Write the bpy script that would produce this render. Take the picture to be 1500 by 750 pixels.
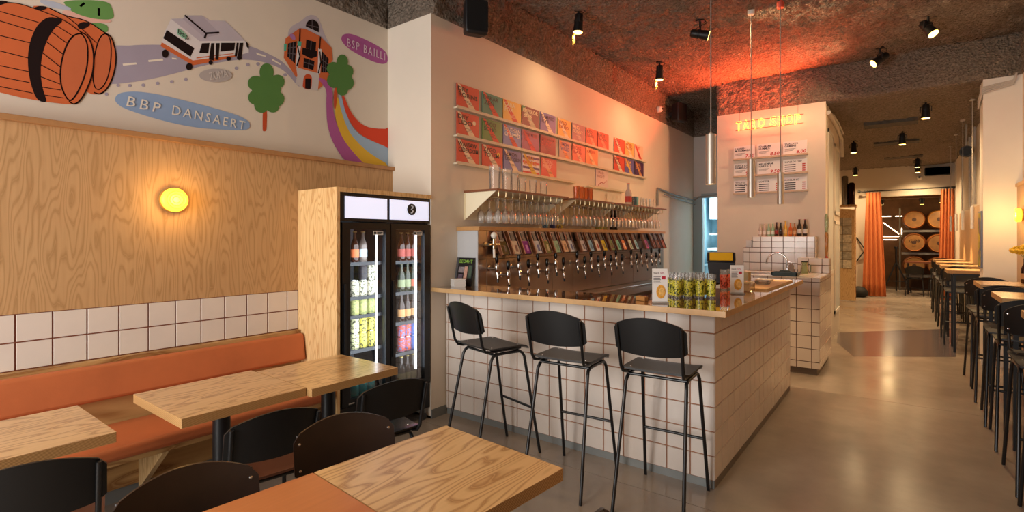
import bpy, bmesh, math, random
from mathutils import Vector, Matrix, noise
DAYP=165; EXPO=0.42; SCON=2.2; SIGN=.55; LEDS=4.0; FRIP=3; NEON=3.6; NEONP=270; NEONH=8; PEND=30; SPOT=118; SPANG=150; LENS=6; BARR=15; KIT=70
random.seed(7)
D=bpy.data; SC=bpy.context.scene
for o in list(D.objects): D.objects.remove(o)
COL=SC.collection
# ---------------------------------------------------------------- camera, sky, daylight, exposure
F=758.0; YAW=math.atan(577/758.0); HC=1.533
cd=D.cameras.new('camera'); cd.sensor_width=36; cd.lens=36*F/1500; cd.shift_y=-26.5/1500; cd.clip_start=.05; cd.clip_end=100
cam=D.objects.new('camera',cd); COL.objects.link(cam); cam.location=(0,0,HC); cam.rotation_euler=(math.pi/2,0,YAW); SC.camera=cam
w=D.worlds.new('world'); SC.world=w; w.use_nodes=True
w.node_tree.nodes['Background'].inputs[0].default_value=(.86,.93,1,1); w.node_tree.nodes['Background'].inputs[1].default_value=.4
def area(name,loc,rot,sx,sy,power,col):
    l=D.lights.new(name,'AREA'); l.shape='RECTANGLE'; l.size=sx; l.size_y=sy; l.energy=power; l.color=col
    o=D.objects.new(name,l); COL.objects.link(o); o.location=loc; o.rotation_euler=rot; return o
def point(name,loc,power,col,r=.03):
    l=D.lights.new(name,'POINT'); l.energy=power; l.color=col; l.shadow_soft_size=r
    o=D.objects.new(name,l); COL.objects.link(o); o.location=loc; return o
def spotl(name,loc,dirv,power,col,ang=70,blend=.6,r=.03):
    l=D.lights.new(name,'SPOT'); l.energy=power; l.color=col; l.spot_size=math.radians(ang); l.spot_blend=blend; l.shadow_soft_size=r
    o=D.objects.new(name,l); COL.objects.link(o); o.location=loc; o.rotation_euler=Vector(dirv).to_track_quat('-Z','Y').to_euler(); return o
# daylight entering through the open shop front behind the camera
area('shopfront_daylight',(-2.5,-2.55,1.7),(math.radians(90),0,0),2.3,2.6,DAYP,(1.0,.97,.93))
vs=SC.view_settings; vs.view_transform='Standard'; vs.look='None'; vs.gamma=1; vs.exposure=EXPO
SC.display_settings.display_device='sRGB'
WARM=(1,.69,.37)
# ---------------------------------------------------------------- helpers
def lin(h):
    h=h.lstrip('#'); c=[int(h[i:i+2],16)/255 for i in (0,2,4)]
    return tuple((x/12.92 if x<=.04045 else ((x+.055)/1.055)**2.4) for x in c)+(1,)
def newmat(name):
    m=D.materials.new(name); m.use_nodes=True; nt=m.node_tree; return m,nt,nt.nodes['Principled BSDF']
def N(nt,t,**k):
    n=nt.nodes.new(t)
    for a,b in k.items(): setattr(n,a,b)
    return n
def posn(nt,sc=(1,1,1)):
    g=N(nt,'ShaderNodeNewGeometry'); mp=N(nt,'ShaderNodeMapping'); mp.inputs['Scale'].default_value=sc
    nt.links.new(g.outputs['Position'],mp.inputs['Vector']); return mp.outputs[0]
def noisen(nt,vec,scale,detail=2,rough=.5):
    n=N(nt,'ShaderNodeTexNoise'); n.inputs['Scale'].default_value=scale; n.inputs['Detail'].default_value=detail; n.inputs['Roughness'].default_value=rough
    nt.links.new(vec,n.inputs['Vector']); return n.outputs[0]
def ramp(nt,fac,stops):
    r=N(nt,'ShaderNodeValToRGB'); el=r.color_ramp.elements
    while len(el)<len(stops): el.new(.5)
    for e,(p,c) in zip(el,stops): e.position=p; e.color=c if len(c)==4 else tuple(c)+(1,)
    nt.links.new(fac,r.inputs[0]); return r.outputs[0]
def bump(nt,bs,h,st,dist=.01):
    b=N(nt,'ShaderNodeBump'); b.inputs['Strength'].default_value=st; b.inputs['Distance'].default_value=dist
    nt.links.new(h,b.inputs['Height']); nt.links.new(b.outputs[0],bs.inputs['Normal'])
def mth(nt,op,a,b=None):
    n=N(nt,'ShaderNodeMath',operation=op)
    for i,x in enumerate((a,b)):
        if x is None: continue
        if isinstance(x,(int,float)): n.inputs[i].default_value=x
        else: nt.links.new(x,n.inputs[i])
    return n.outputs[0]
MC={}
def P(col,rough=.5,metal=0,spec=.5,var=0,vs=3,bmp=0,bs=40,coat=0):
    """plain procedural paint / plastic / metal; col is '#rrggbb'"""
    k=(col,rough,metal,spec,var,vs,bmp,bs,coat)
    if k in MC: return MC[k]
    m,nt,b=newmat('paint_'+col.strip('#')); c=lin(col)
    b.inputs['Base Color'].default_value=c; b.inputs['Roughness'].default_value=rough; b.inputs['Metallic'].default_value=metal
    b.inputs['Specular IOR Level'].default_value=spec; b.inputs['Coat Weight'].default_value=coat
    if var or bmp:
        p=posn(nt)
        if var:
            n=noisen(nt,p,vs,4,.6); lo=tuple(x*(1-var) for x in c[:3]); hi=tuple(min(1,x*(1+var)) for x in c[:3])
            nt.links.new(ramp(nt,n,[(.3,lo),(.7,hi)]),b.inputs['Base Color'])
        if bmp: bump(nt,b,noisen(nt,p,bs,3),bmp,.004)
    MC[k]=m; return m
def EM(col,st):
    k=('em',col,st)
    if k in MC: return MC[k]
    m,nt,b=newmat('glow_'+col.strip('#')); c=lin(col)
    b.inputs['Base Color'].default_value=c; b.inputs['Emission Color'].default_value=c; b.inputs['Emission Strength'].default_value=st
    MC[k]=m; return m
def ply(name,axis,light,dark,freq=26,sc=1.0,rough=.42,across=2.2,along=.55,mid=None,coat=0):
    """rotary-cut plywood: contour lines of a slow noise stretched along the grain"""
    m,nt,b=newmat(name); s=[across*sc]*3; s['xyz'.index(axis)]=along*sc
    p=posn(nt,tuple(s)); n=noisen(nt,p,1.0,2.2,.42)
    fine=posn(nt,tuple(60 if i!='xyz'.index(axis) else 2.5 for i in range(3))); fn=noisen(nt,fine,1,2)
    v=mth(nt,'MULTIPLY',n,freq); v=mth(nt,'ADD',v,mth(nt,'MULTIPLY',fn,.35)); v=mth(nt,'PINGPONG',v,1.0)
    l=lin(light); d=lin(dark); mm=tuple(.6*a+.4*c for a,c in zip(l,d))
    cr=ramp(nt,v,[(0,l),(.45,l),(.72,mm),(.93,d),(1,mm)])
    mx=N(nt,'ShaderNodeMixRGB',blend_type='MULTIPLY'); mx.inputs[0].default_value=.35
    nt.links.new(cr,mx.inputs[1]); nt.links.new(ramp(nt,fn,[(.3,(.75,.7,.62)),(.7,(1,1,1))]),mx.inputs[2])
    nt.links.new(mx.outputs[0],b.inputs['Base Color']); b.inputs['Roughness'].default_value=rough; b.inputs['Coat Weight'].default_value=coat
    b.inputs['Coat Roughness'].default_value=.15
    bump(nt,b,v,.05,.002); return m
def plyedge(name,light,dark,f=95):
    m,nt,b=newmat(name); p=posn(nt); w=N(nt,'ShaderNodeTexWave',wave_type='BANDS',bands_direction='Z'); w.inputs['Scale'].default_value=f/6.283*1.6; w.inputs['Distortion'].default_value=.4
    nt.links.new(p,w.inputs['Vector']); nt.links.new(ramp(nt,w.outputs['Fac'],[(.2,lin(dark)),(.75,lin(light))]),b.inputs['Base Color']); b.inputs['Roughness'].default_value=.55; return m
def thin_glass(name,tint=(1,1,1),gl=.02,k=1.0,body=0,bodycol=(1,1,1)):
    m,nt,b=newmat(name); nt.nodes.remove(b); out=nt.nodes['Material Output']
    t=N(nt,'ShaderNodeBsdfTransparent'); t.inputs[0].default_value=tuple(tint)+(1,)
    g=N(nt,'ShaderNodeBsdfGlossy'); g.inputs['Roughness'].default_value=gl
    fr=N(nt,'ShaderNodeLayerWeight'); fr.inputs['Blend'].default_value=.32
    f=mth(nt,'MULTIPLY',fr.outputs['Fresnel'],k); f=mth(nt,'MINIMUM',f,.9)
    mx=N(nt,'ShaderNodeMixShader'); nt.links.new(f,mx.inputs[0]); nt.links.new(g.outputs[0],mx.inputs[2])
    if body:
        d=N(nt,'ShaderNodeBsdfDiffuse'); d.inputs[0].default_value=tuple(bodycol)+(1,); mb=N(nt,'ShaderNodeMixShader'); mb.inputs[0].default_value=body
        nt.links.new(t.outputs[0],mb.inputs[1]); nt.links.new(d.outputs[0],mb.inputs[2]); nt.links.new(mb.outputs[0],mx.inputs[1])
    else: nt.links.new(t.outputs[0],mx.inputs[1])
    nt.links.new(mx.outputs[0],out.inputs[0]); return m
def wpos(o):
    v=Vector((0,0,0))
    while o: v=v+o.location; o=o.parent
    return v
class MB:
    def __init__(s): s.v=[]; s.f=[]; s.m=[]; s.s=[]
    def add(s,vs,fs,mi=0,sm=False):
        k=len(s.v); s.v+= [tuple(v) for v in vs]
        for f in fs: s.f.append([i+k for i in f]); s.m.append(mi); s.s.append(sm)
        return s
    def hexa(s,p,mi=0): return s.add(p,[(0,3,2,1),(4,5,6,7),(0,1,5,4),(1,2,6,5),(2,3,7,6),(3,0,4,7)],mi)
    def box(s,x0,x1,y0,y1,z0,z1,mi=0):
        return s.hexa([(x0,y0,z0),(x1,y0,z0),(x1,y1,z0),(x0,y1,z0),(x0,y0,z1),(x1,y0,z1),(x1,y1,z1),(x0,y1,z1)],mi)
    def cbox(s,c,d,mi=0): return s.box(c[0]-d[0]/2,c[0]+d[0]/2,c[1]-d[1]/2,c[1]+d[1]/2,c[2]-d[2]/2,c[2]+d[2]/2,mi)
    def tube(s,pts,r,n=8,mi=0,closed=False):
        pts=[Vector(p) for p in pts]; rs=r if isinstance(r,(list,tuple)) else [r]*len(pts); k=len(s.v); m=len(pts); up=None; rings=[]
        for i,p in enumerate(pts):
            a=pts[i-1] if i>0 else (pts[-1] if closed else p); b=pts[(i+1)%m] if (i<m-1 or closed) else p
            t=(b-a).normalized()
            if up is None: up=Vector((0,0,1)) if abs(t.z)<.9 else Vector((1,0,0))
            u=(up-t*up.dot(t)).normalized(); up=u; v=t.cross(u)
            rings.append([tuple(p+(u*math.cos(2*math.pi*j/n)+v*math.sin(2*math.pi*j/n))*rs[i]) for j in range(n)])
        vs=[q for R in rings for q in R]; fs=[]
        for i in range(m if closed else m-1):
            i2=(i+1)%m
            for j in range(n): fs.append((i*n+j,i*n+(j+1)%n,i2*n+(j+1)%n,i2*n+j))
        s.add(vs,fs,mi,True)
        if not closed: s.add(vs[:n],[tuple(range(n))[::-1]],mi); s.add(vs[-n:],[tuple(range(n))],mi)
        return s
    def cyl(s,a,b,r,r2=None,n=16,mi=0): return s.tube([a,b],[r,r if r2 is None else r2],n,mi)
    def lathe(s,prof,c=(0,0,0),n=16,mi=0,ax='z',cap=True):
        def mp(r,h,t):
            x,y=r*math.cos(t),r*math.sin(t)
            q={'z':(x,y,h),'x':(h,x,y),'y':(y,h,x)}[ax]; return (q[0]+c[0],q[1]+c[1],q[2]+c[2])
        vs=[mp(max(r,1e-4),h,2*math.pi*j/n) for r,h in prof for j in range(n)]
        fs=[(i*n+j,i*n+(j+1)%n,(i+1)*n+(j+1)%n,(i+1)*n+j) for i in range(len(prof)-1) for j in range(n)]
        s.add(vs,fs,mi,True)
        if cap: s.add(vs[:n],[tuple(range(n))[::-1]],mi); s.add(vs[-n:],[tuple(range(n))],mi)
        return s
    def poly(s,pts,mi=0): return s.add(pts,[tuple(range(len(pts)))],mi)
    def prism(s,pts,d,mi=0):
        n=len(pts); q=[tuple(Vector(p)+Vector(d)) for p in pts]
        return s.add(list(pts)+q,[tuple(range(n))[::-1],tuple(range(n,2*n))]+[(i,(i+1)%n,n+(i+1)%n,n+i) for i in range(n)],mi)
    def sheet(s,fn,nu,nv,nrm,th,mi=0):
        """curved panel with thickness: fn(u,v) over [-1,1]^2, thickness th along nrm(u,v)"""
        g=[[Vector(fn(-1+2*i/nu,-1+2*j/nv)) for i in range(nu+1)] for j in range(nv+1)]
        k=Vector(nrm)*th; W=nu+1; vs=[tuple(p) for R in g for p in R]; n0=len(vs); vs+=[tuple(p+k) for R in g for p in R]; fs=[]
        for j in range(nv):
            for i in range(nu):
                a=j*W+i; fs.append((a,a+1,a+W+1,a+W)); fs.append((n0+a,n0+a+W,n0+a+W+1,n0+a+1))
        s.add(vs,fs,mi,True)
        bd=[i for i in range(W)]+[j*W+nu for j in range(1,nv+1)]+[nv*W+i for i in range(nu-1,-1,-1)]+[j*W for j in range(nv-1,0,-1)]
        k0=len(s.v)-len(vs)
        for a,b in zip(bd,bd[1:]+bd[:1]): s.f.append([k0+a,k0+n0+a,k0+n0+b,k0+b]); s.m.append(mi); s.s.append(False)
        return s
    def mesh(s,name,mats,off=(0,0,0)):
        me=D.meshes.new(name); me.from_pydata([tuple(Vector(v)-Vector(off)) for v in s.v],[],s.f)
        for m in (mats if isinstance(mats,(list,tuple)) else [mats]): me.materials.append(m)
        me.polygons.foreach_set('material_index',s.m); me.polygons.foreach_set('use_smooth',s.s)
        bm=bmesh.new(); bm.from_mesh(me); bmesh.ops.recalc_face_normals(bm,faces=bm.faces); bm.to_mesh(me); bm.free(); me.set_sharp_from_angle(angle=.9); return me
    def build(s,name,mats,parent=None,bevel=0,seg=2,local=False,label=None,kind=None):
        if parent is not None: off=Vector((0,0,0)) if local else wpos(parent)
        else:
            xs=[[v[i] for v in s.v] for i in range(3)]; off=Vector(((min(xs[0])+max(xs[0]))/2,(min(xs[1])+max(xs[1]))/2,min(xs[2])))
        o=D.objects.new(name,s.mesh(name,mats,off)); COL.objects.link(o)
        if parent is not None: o.parent=parent
        else: o.location=off
        if bevel:
            b=o.modifiers.new('bevel','BEVEL'); b.width=bevel; b.segments=seg; b.limit_method='ANGLE'; b.angle_limit=.6
        if label: o['label']=label
        if kind: o['kind']=kind
        return o
def tag(o,label,cat,group=None):
    o['label']=label; o['category']=cat
    if group: o['group']=group
    return o
def thing(name,label,cat,loc=(0,0,0),rz=0,group=None):
    o=D.objects.new(name,None); o.empty_display_size=.1; COL.objects.link(o); o.location=loc; o.rotation_euler=(0,0,rz); return tag(o,label,cat,group)
def struct(o): o['kind']='structure'; return o
def dup(root,loc,rz=0,label=None,group=None):
    def cp(a,par):
        c=a.copy(); COL.objects.link(c); c.parent=par
        for ch in a.children: cp(ch,c)
        return c
    r=cp(root,None); r.location=loc; r.rotation_euler=(0,0,rz)
    if label: r['label']=label
    if group: r['group']=group
    return r
def put(me,name,parent,p,rot=None):
    o=D.objects.new(name,me); COL.objects.link(o); o.parent=parent; o.location=Vector(p)-wpos(parent)
    if rot: o.rotation_euler=rot
    return o
def text(s,p,u,v,width,height,m,parent,name='lettering',off=.0012,outline=0,shear=0,sp=1.0,bold=0):
    """flat lettering: baseline-left point p, reading direction u, up direction v, fitted to width x height"""
    cu=D.curves.new('t','FONT'); cu.body=s; cu.resolution_u=2; cu.space_character=sp; cu.offset=bold
    if outline: cu.fill_mode='NONE'; cu.offset=.022; cu.bevel_depth=.013; cu.bevel_resolution=1
    to=D.objects.new('t',cu); COL.objects.link(to); me=D.meshes.new_from_object(to); D.objects.remove(to); D.curves.remove(cu)
    xs=[a.co.x for a in me.vertices]; ys=[a.co.y for a in me.vertices]
    if not xs: return None
    x0,x1,y0,y1=min(xs),max(xs),min(ys),max(ys); u=Vector(u).normalized(); v=Vector(v).normalized(); n=u.cross(v); p=Vector(p)-wpos(parent)
    kx=width/max(1e-6,x1-x0); ky=height/max(1e-6,y1-y0)
    for a in me.vertices: a.co=p+u*((a.co.x-x0)*kx+shear*(a.co.y-y0)*ky)+v*((a.co.y-y0)*ky)+n*(off+a.co.z*min(kx,ky))
    me.materials.clear(); me.materials.append(m); o=D.objects.new(name,me); COL.objects.link(o); o.parent=parent; return o
UY=(0,1,0); UX=(1,0,0); UZ=(0,0,1)
ORD=['first','second','third','fourth','fifth','sixth','seventh','eighth','ninth','tenth','eleventh','twelfth','thirteenth','fourteenth','fifteenth','sixteenth','seventeenth','eighteenth','nineteenth','twentieth','twenty-first','twenty-second','twenty-third','twenty-fourth']
# ---------------------------------------------------------------- materials
PLAST=P('#d9cdbd',.75,var=.04,vs=1.2,bmp=.08,bs=60); WHITEP=P('#e3ddd3',.6,var=.03,vs=2); 
TILE=P('#ddd2c8',.16,var=.03,vs=5,spec=.5); GROUT=P('#7d4430',.9); GROUTB=P('#9a6648',.9); SKIRT=P('#70716e',.7)
PLYV=ply('plywood_upright_grain','z','#c59d6f','#ae875a',44,1.0,across=6.5,along=1.0); PLYF=ply('plywood_pale','z','#dfbd88','#c39660',40,1.0,across=8,along=1.3)
PLYT=ply('plywood_table','y','#dbb37c','#aa7c48',30,1.0,.28,across=7.5,along=1.3,coat=.4)
PLYB=ply('plywood_bench','y','#c39a63','#8f6235',20,1.2,across=3,along=.6)
EDGE=plyedge('plywood_edge','#c9a06a','#a0733f',260); OAK=P('#c89f6c',.4,var=.12,vs=9)
PLYR=ply('plywood_reddish','y','#c77a44','#b2602f',10,1.2,.4,coat=.3)
VIN=P('#bf6a3e',.45,var=.1,vs=3,bmp=.1,bs=90); BLK=P('#080809',.48); BLKG=P('#07080a',.22); STEELB=P('#101215',.35,metal=.0,spec=.6)
DKBR=P('#1c0d08',.35,var=.25,vs=12); SEATBR=P('#55301f',.4,var=.12,vs=8); STOOLS=P('#2c2a2a',.45,var=.1,vs=10)
CHROME=P('#d8d8d8',.12,metal=1); STEEL=P('#9a9088',.28,metal=1,var=.06,vs=3); BRUSH=P('#c9bfb3',.42,metal=.85); COPPER=P('#a39388',.3,metal=1,var=.08,vs=2)
GLASS=thin_glass('clear_glass',gl=.05,k=.9,body=.09,bodycol=(.9,.88,.85)); PANE=thin_glass('fridge_pane',k=.55)  # clear_glass: faint white body put in the colour so rims look bright
def textured_spray():
    m,nt,b=newmat('sprayed_insulation'); p=posn(nt); n=noisen(nt,p,34,6,.72); n2=noisen(nt,p,1.1,3)
    nt.links.new(ramp(nt,n,[(.3,lin('#74675b')),(.55,lin('#a29384')),(.75,lin('#b8aa9a'))]),b.inputs['Base Color']); b.inputs['Roughness'].default_value=.95
    b.inputs['Specular IOR Level'].default_value=.1
    v=N(nt,'ShaderNodeTexVoronoi'); v.inputs['Scale'].default_value=38; nt.links.new(p,v.inputs['Vector'])
    bump(nt,b,mth(nt,'ADD',n,mth(nt,'MULTIPLY',v.outputs['Distance'],.8)),1.0,.06); return m
SPRAY=textured_spray()
def concrete():
    m,nt,b=newmat('polished_concrete'); p=posn(nt); n=noisen(nt,p,1.3,6,.62); n2=noisen(nt,p,9,4,.6)
    f=mth(nt,'ADD',mth(nt,'MULTIPLY',n,.85),mth(nt,'MULTIPLY',n2,.15))
    nt.links.new(ramp(nt,f,[(.3,lin('#8c8074')),(.5,lin('#978a7d')),(.7,lin('#a39688'))]),b.inputs['Base Color'])
    nt.links.new(ramp(nt,n,[(.3,(.17,.17,.17)),(.7,(.27,.27,.27))]),b.inputs['Roughness']); return m
CONC=concrete()
# ================================================================ THE SETTING
XL=-3.769; XP=-3.70; XB=-3.205; XR=1.08; Y0=-2.6; ZT=3.44; ZC=3.94; YP=3.076; YB=8.4
TC={}
def tiles(parent,o,u,v,ucuts,vcuts,n,gap=.006,dep=.006,mat=None,name='tile'):
    """single glazed tiles on a wall face: o origin, u / v / n axis letters with sign for n"""
    mat=mat or TILE; iu='xyz'.index(u); iv='xyz'.index(v); ax=[a for a in 'xyz' if a not in (u,v)][0]; ia='xyz'.index(ax)
    for a,b in zip(ucuts[:-1],ucuts[1:]):
        for c,d in zip(vcuts[:-1],vcuts[1:]):
            w=abs(b-a)-gap; h=abs(d-c)-gap
            if w<.006 or h<.006: continue
            k=(u,v,round(w,3),round(h,3),mat.name,n)
            if k not in TC:
                lo=[0,0,0]; hi=[0,0,0]; lo[iu]=-w/2; hi[iu]=w/2; lo[iv]=-h/2; hi[iv]=h/2
                # chamfered face: base rectangle, inset proud rectangle
                e=.003; q=[]
                for s,dd in ((0,0),(e,dep)):
                    for su,sv in ((-1,-1),(1,-1),(1,1),(-1,1)):
                        p=[0,0,0]; p[iu]=su*(w/2-s*.6); p[iv]=sv*(h/2-s*.6); p[ia]=n*dd; q.append(p)
                m=MB(); m.add(q,[(4,5,6,7),(0,1,5,4),(1,2,6,5),(2,3,7,6),(3,0,4,7)]); TC[k]=m.mesh('tile',mat)
            p=[0,0,0]; p[iu]=(a+b)/2; p[iv]=(c+d)/2; p[ia]=o+n*random.uniform(-.0005,.0004)
            put(TC[k],name,parent,p)
def spray(parent,o,u,v,lu,lv,n,res=.032,amp=.030,name='sprayed_surface'):
    o,u,v,n=map(Vector,(o,u,v,n)); nu=max(1,int(lu/res)); nv=max(1,int(lv/res)); vs=[]; fs=[]; R=random.random
    for j in range(nv+1):
        for i in range(nu+1):
            p=o+u*(lu*i/nu)+v*(lv*j/nv); e=0 if (i in(0,nu) or j in(0,nv)) else amp*(R()*1.0+.9*noise.noise(p*3.1))
            vs.append(tuple(p+n*(e)))
    W=nu+1
    for j in range(nv):
        for i in range(nu): a=j*W+i; fs.append((a,a+1,a+W+1,a+W))
    m=MB(); m.add(vs,fs,0,True); return m.build(name,SPRAY,parent)
# floor
fl=struct(MB().box(-4.0,2.3,Y0,20.4,-.12,-.014).build('floor',P('#3a332d',.9)))
ys=[Y0,.0,2.994,5.99,8.99,11.99,14.99,17.5,20.4]
for a,b in zip(ys[:-1],ys[1:]): MB().box(-4.0,2.3,a+.003,b-.003,-.014,0).build('floor_slab',CONC,fl)
MB().prism([(-.88,9.86,-.001),(.72,11.55,-.001),(.51,8.76,-.001),(-.54,8.0,-.001),(-.80,8.9,-.001)],(0,0,.0022)).build('floor_patch',P('#675d60',.16,var=.15,vs=6),fl,label='darker violet grey repair patch in the concrete')
# walls
wl=struct(MB().box(-3.92,XL,Y0,YP,0,ZT).build('wall_left',PLAST))
MB().box(XL,XP,Y0,YP,1.135,2.145).build('plywood_panel',PLYV,wl,label='plywood wainscot with swirling grain')
MB().box(XL,XP-.004,Y0,2.16,.836,1.135).build('tile_backing',GROUT,wl)
MB().box(XL,-3.656,Y0,2.156,.0,.836).build('plywood_base',PLYB,wl)
tiles(wl,XP-.004,'y','z',[.579-.1491*6+.1491*k for k in range(17)]+[2.158],[.838,.986,1.134],1)
struct(MB().box(XL,-3.668,Y0,3.158,2.14,2.172).build('trim_1',[P('#a97b4e',.5,var=.12,vs=12)],bevel=.002)); 
wb=struct(MB().box(-3.92,XB,YP,9.9,0,ZT).build('wall_bar',PLAST))
wr=struct(MB().box(-3.92,-3.04,9.9,10.02,0,ZT).box(-3.04,-2.2,9.9,10.02,2.32,ZT).box(-2.28,-2.2,9.9,10.02,0,2.32).build('wall_rear',P('#c9c6c0',.7)))
pil=struct(MB().box(-2.352,-.891,YB,10.3,0,ZT).build('wall_pillar',PLAST))
for a,b,c,d in ((8.62,9.3,1.0,3.1),(9.42,10.18,1.9,3.0),(9.42,10.18,.35,1.8)):
    f=MB().box(-.891,-.872,a,b,c,c+.05).box(-.891,-.872,a,b,d-.05,d).box(-.891,-.872,a,a+.05,c,d).box(-.891,-.872,b-.05,b,c,d).build('panel_frame',WHITEP,pil)
    MB().box(-.891,-.884,a+.05,b-.05,c+.05,d-.05).build('panel_pane',P('#cfd0ca',.55),f)
wp=struct(MB().box(-1.98,-1.86,10.3,16.6,0,ZT).build('wall_passage',PLAST))
wk=struct(MB().box(-1.98,-.56,16.6,16.75,0,ZT).box(.79,1.3,16.6,16.75,0,ZT).box(-.56,.79,16.6,16.75,2.61,ZT).build('wall_back',P('#cbbfae',.75)))
wrt=struct(MB().box(XR,1.25,Y0,8.4,0,ZT).build('wall_right',PLAST))
MB().box(1.035,XR,Y0,8.4,.0,2.16).build('plywood_panel',PLYV,wrt)
MB().box(1.02,1.036,Y0,8.4,2.13,2.165).build('plywood_cap',OAK,wrt)
col=struct(MB().box(.74,1.25,8.4,8.76,0,ZT).build('wall_column',WHITEP))
wf=struct(MB().box(.95,1.25,8.76,16.6,0,ZT).build('wall_right_far',PLAST))
MB().box(.925,.951,8.78,14.8,.75,2.06).build('plywood_panel',PLYV,wf)
MB().box(.93,.951,8.78,14.8,0,.75).build('white_base',WHITEP,wf)
# cables and trunking over the column head
cb=MB()
for k in range(4): cb.tube([(.725,8.74,3.25-.03*k),(.718,8.42,3.27-.02*k),(.73,8.385,3.34-.025*k),(.85,8.383,3.36-.02*k),(1.0,8.38,3.38-.015*k),(1.03,8.37,3.46)],.011,6)
struct(cb.build('trim_2',P('#bdb6ad',.6)))
struct(MB().tube([(-.868,8.5,3.3),(-.862,9.0,3.29),(-.866,9.6,3.27),(-.862,10.25,3.2),(-.86,10.33,2.9)],.03,8).tube([(-.85,8.9,3.34),(-.84,9.6,3.33),(-.84,10.3,3.28)],.014,6).build('trim_3',P('#c7c0b6',.6)))
struct(MB().tube([(-3.18,8.05,2.33),(-3.18,8.9,2.27),(-3.18,9.86,2.24),(-3.1,9.87,2.30),(-2.4,9.87,2.36)],.016,8).tube([(-3.18,8.05,2.33),(-3.18,8.05,2.05)],.016,8).tube([(-3.17,8.3,2.25),(-3.17,9.86,2.16)],.01,6).build('trim_4',P('#8d8984',.45,metal=.6)))
struct(MB().tube([(.93,14.2,3.38),(.93,14.2,2.1)],.012,6).tube([(.93,12.6,3.38),(.93,12.6,2.1)],.02,6).tube([(.92,11.6,3.4),(.92,11.6,2.1)],.02,6).build('trim_5',P('#a8a198',.5)))
# skirtings
struct(MB().box(-3.66,-3.645,Y0,2.158,0,.085).build('baseboard_left',SKIRT)); struct(MB().box(XB,XB+.012,YP,3.25,0,.075).box(-3.66,XB,YP-.0,YP+.001,0,.02).build('baseboard_bar',SKIRT))
struct(MB().box(.72,1.02,8.384,8.4,0,.09).build('baseboard_column',P('#d7d0c5',.5)))
# ceilings
ce=struct(MB().box(-3.95,1.3,Y0,10.05,ZC+.04,ZC+.12).box(-2.34,1.3,8.42,16.75,3.5,3.58).build('ceiling',P('#4d433b',.95)))
spray(ce,(-3.8,Y0,ZC),UX,UY,4.92,YB-Y0,(0,0,-1)); spray(ce,(-3.24,YB-.02,ZC),UX,UY,.9,1.56,(0,0,-1))
spray(ce,(-2.352,YB,ZT),UX,(0,1,-.008),3.45,8.3,(0,0,-1),res=.045,amp=.022)
spray(ce,(XL,Y0,ZT),UY,UZ,YP-Y0,.52,(1,0,0)); spray(ce,(XL,YP,ZT),UX,UZ,XB-XL,.52,(0,-1,0)); spray(ce,(XB,YP,ZT),UY,UZ,9.9-YP,.52,(1,0,0))
spray(ce,(XB,9.9,ZT),UX,UZ,.9,.52,(0,-1,0)); spray(ce,(-2.352,YB,ZT),UX,UZ,3.46,.52,(0,-1,0)); spray(ce,(-2.352,YB,ZT),UY,UZ,1.5,.52,(-1,0,0)); spray(ce,(XR,Y0,ZT),UY,UZ,YB-Y0,.52,(-1,0,0))
for x0,x1,y in ((-.55,.15,10.2),(-.5,.2,12.3),(-.4,.3,14.6)): MB().box(x0,x1,y,y+.34,3.36,3.45-.008*(y-8.4)).build('patch_strip',P('#4c4741',.9,var=.3,vs=14,bmp=.5,bs=20),ce,label='bare dark strip in the sprayed ceiling')
# doorway behind the bar
dr=struct(MB().box(-3.2,-3.03,9.86,9.9,0,2.30).box(-3.05,-2.25,9.86,9.9,2.28,2.36).box(-2.33,-2.25,9.86,9.9,0,2.32).build('door_1',P('#8fa1a6',.5)))
kr=struct(MB().box(-3.6,-1.9,12.4,12.5,0,2.7).box(-3.7,-3.6,10.02,12.5,0,2.7).box(-3.6,-1.9,10.02,12.5,2.6,2.7).box(-2.0,-1.99,10.3,12.4,0,2.6).build('wall_kitchen',P('#8fb0bd',.6)))
# the barrel room
rm=struct(MB().box(-2.4,2.3,20.2,20.3,0,3.0).box(-2.5,-2.4,16.75,20.3,0,3.0).box(2.2,2.3,16.75,20.3,0,3.0).box(-2.4,2.3,16.75,20.3,2.95,3.05).build('wall_barrel_room',P('#6b4a2d',.85,var=.35,vs=2.5,bmp=.5,bs=14)))
for k,z in enumerate((2.66,2.78,2.9)): MB().box(-1.6,2.0,17.2+.5*k,17.32+.5*k,z-.08,z).build('ceiling_beam',P('#6f4a2b',.8,var=.2),rm)

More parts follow.
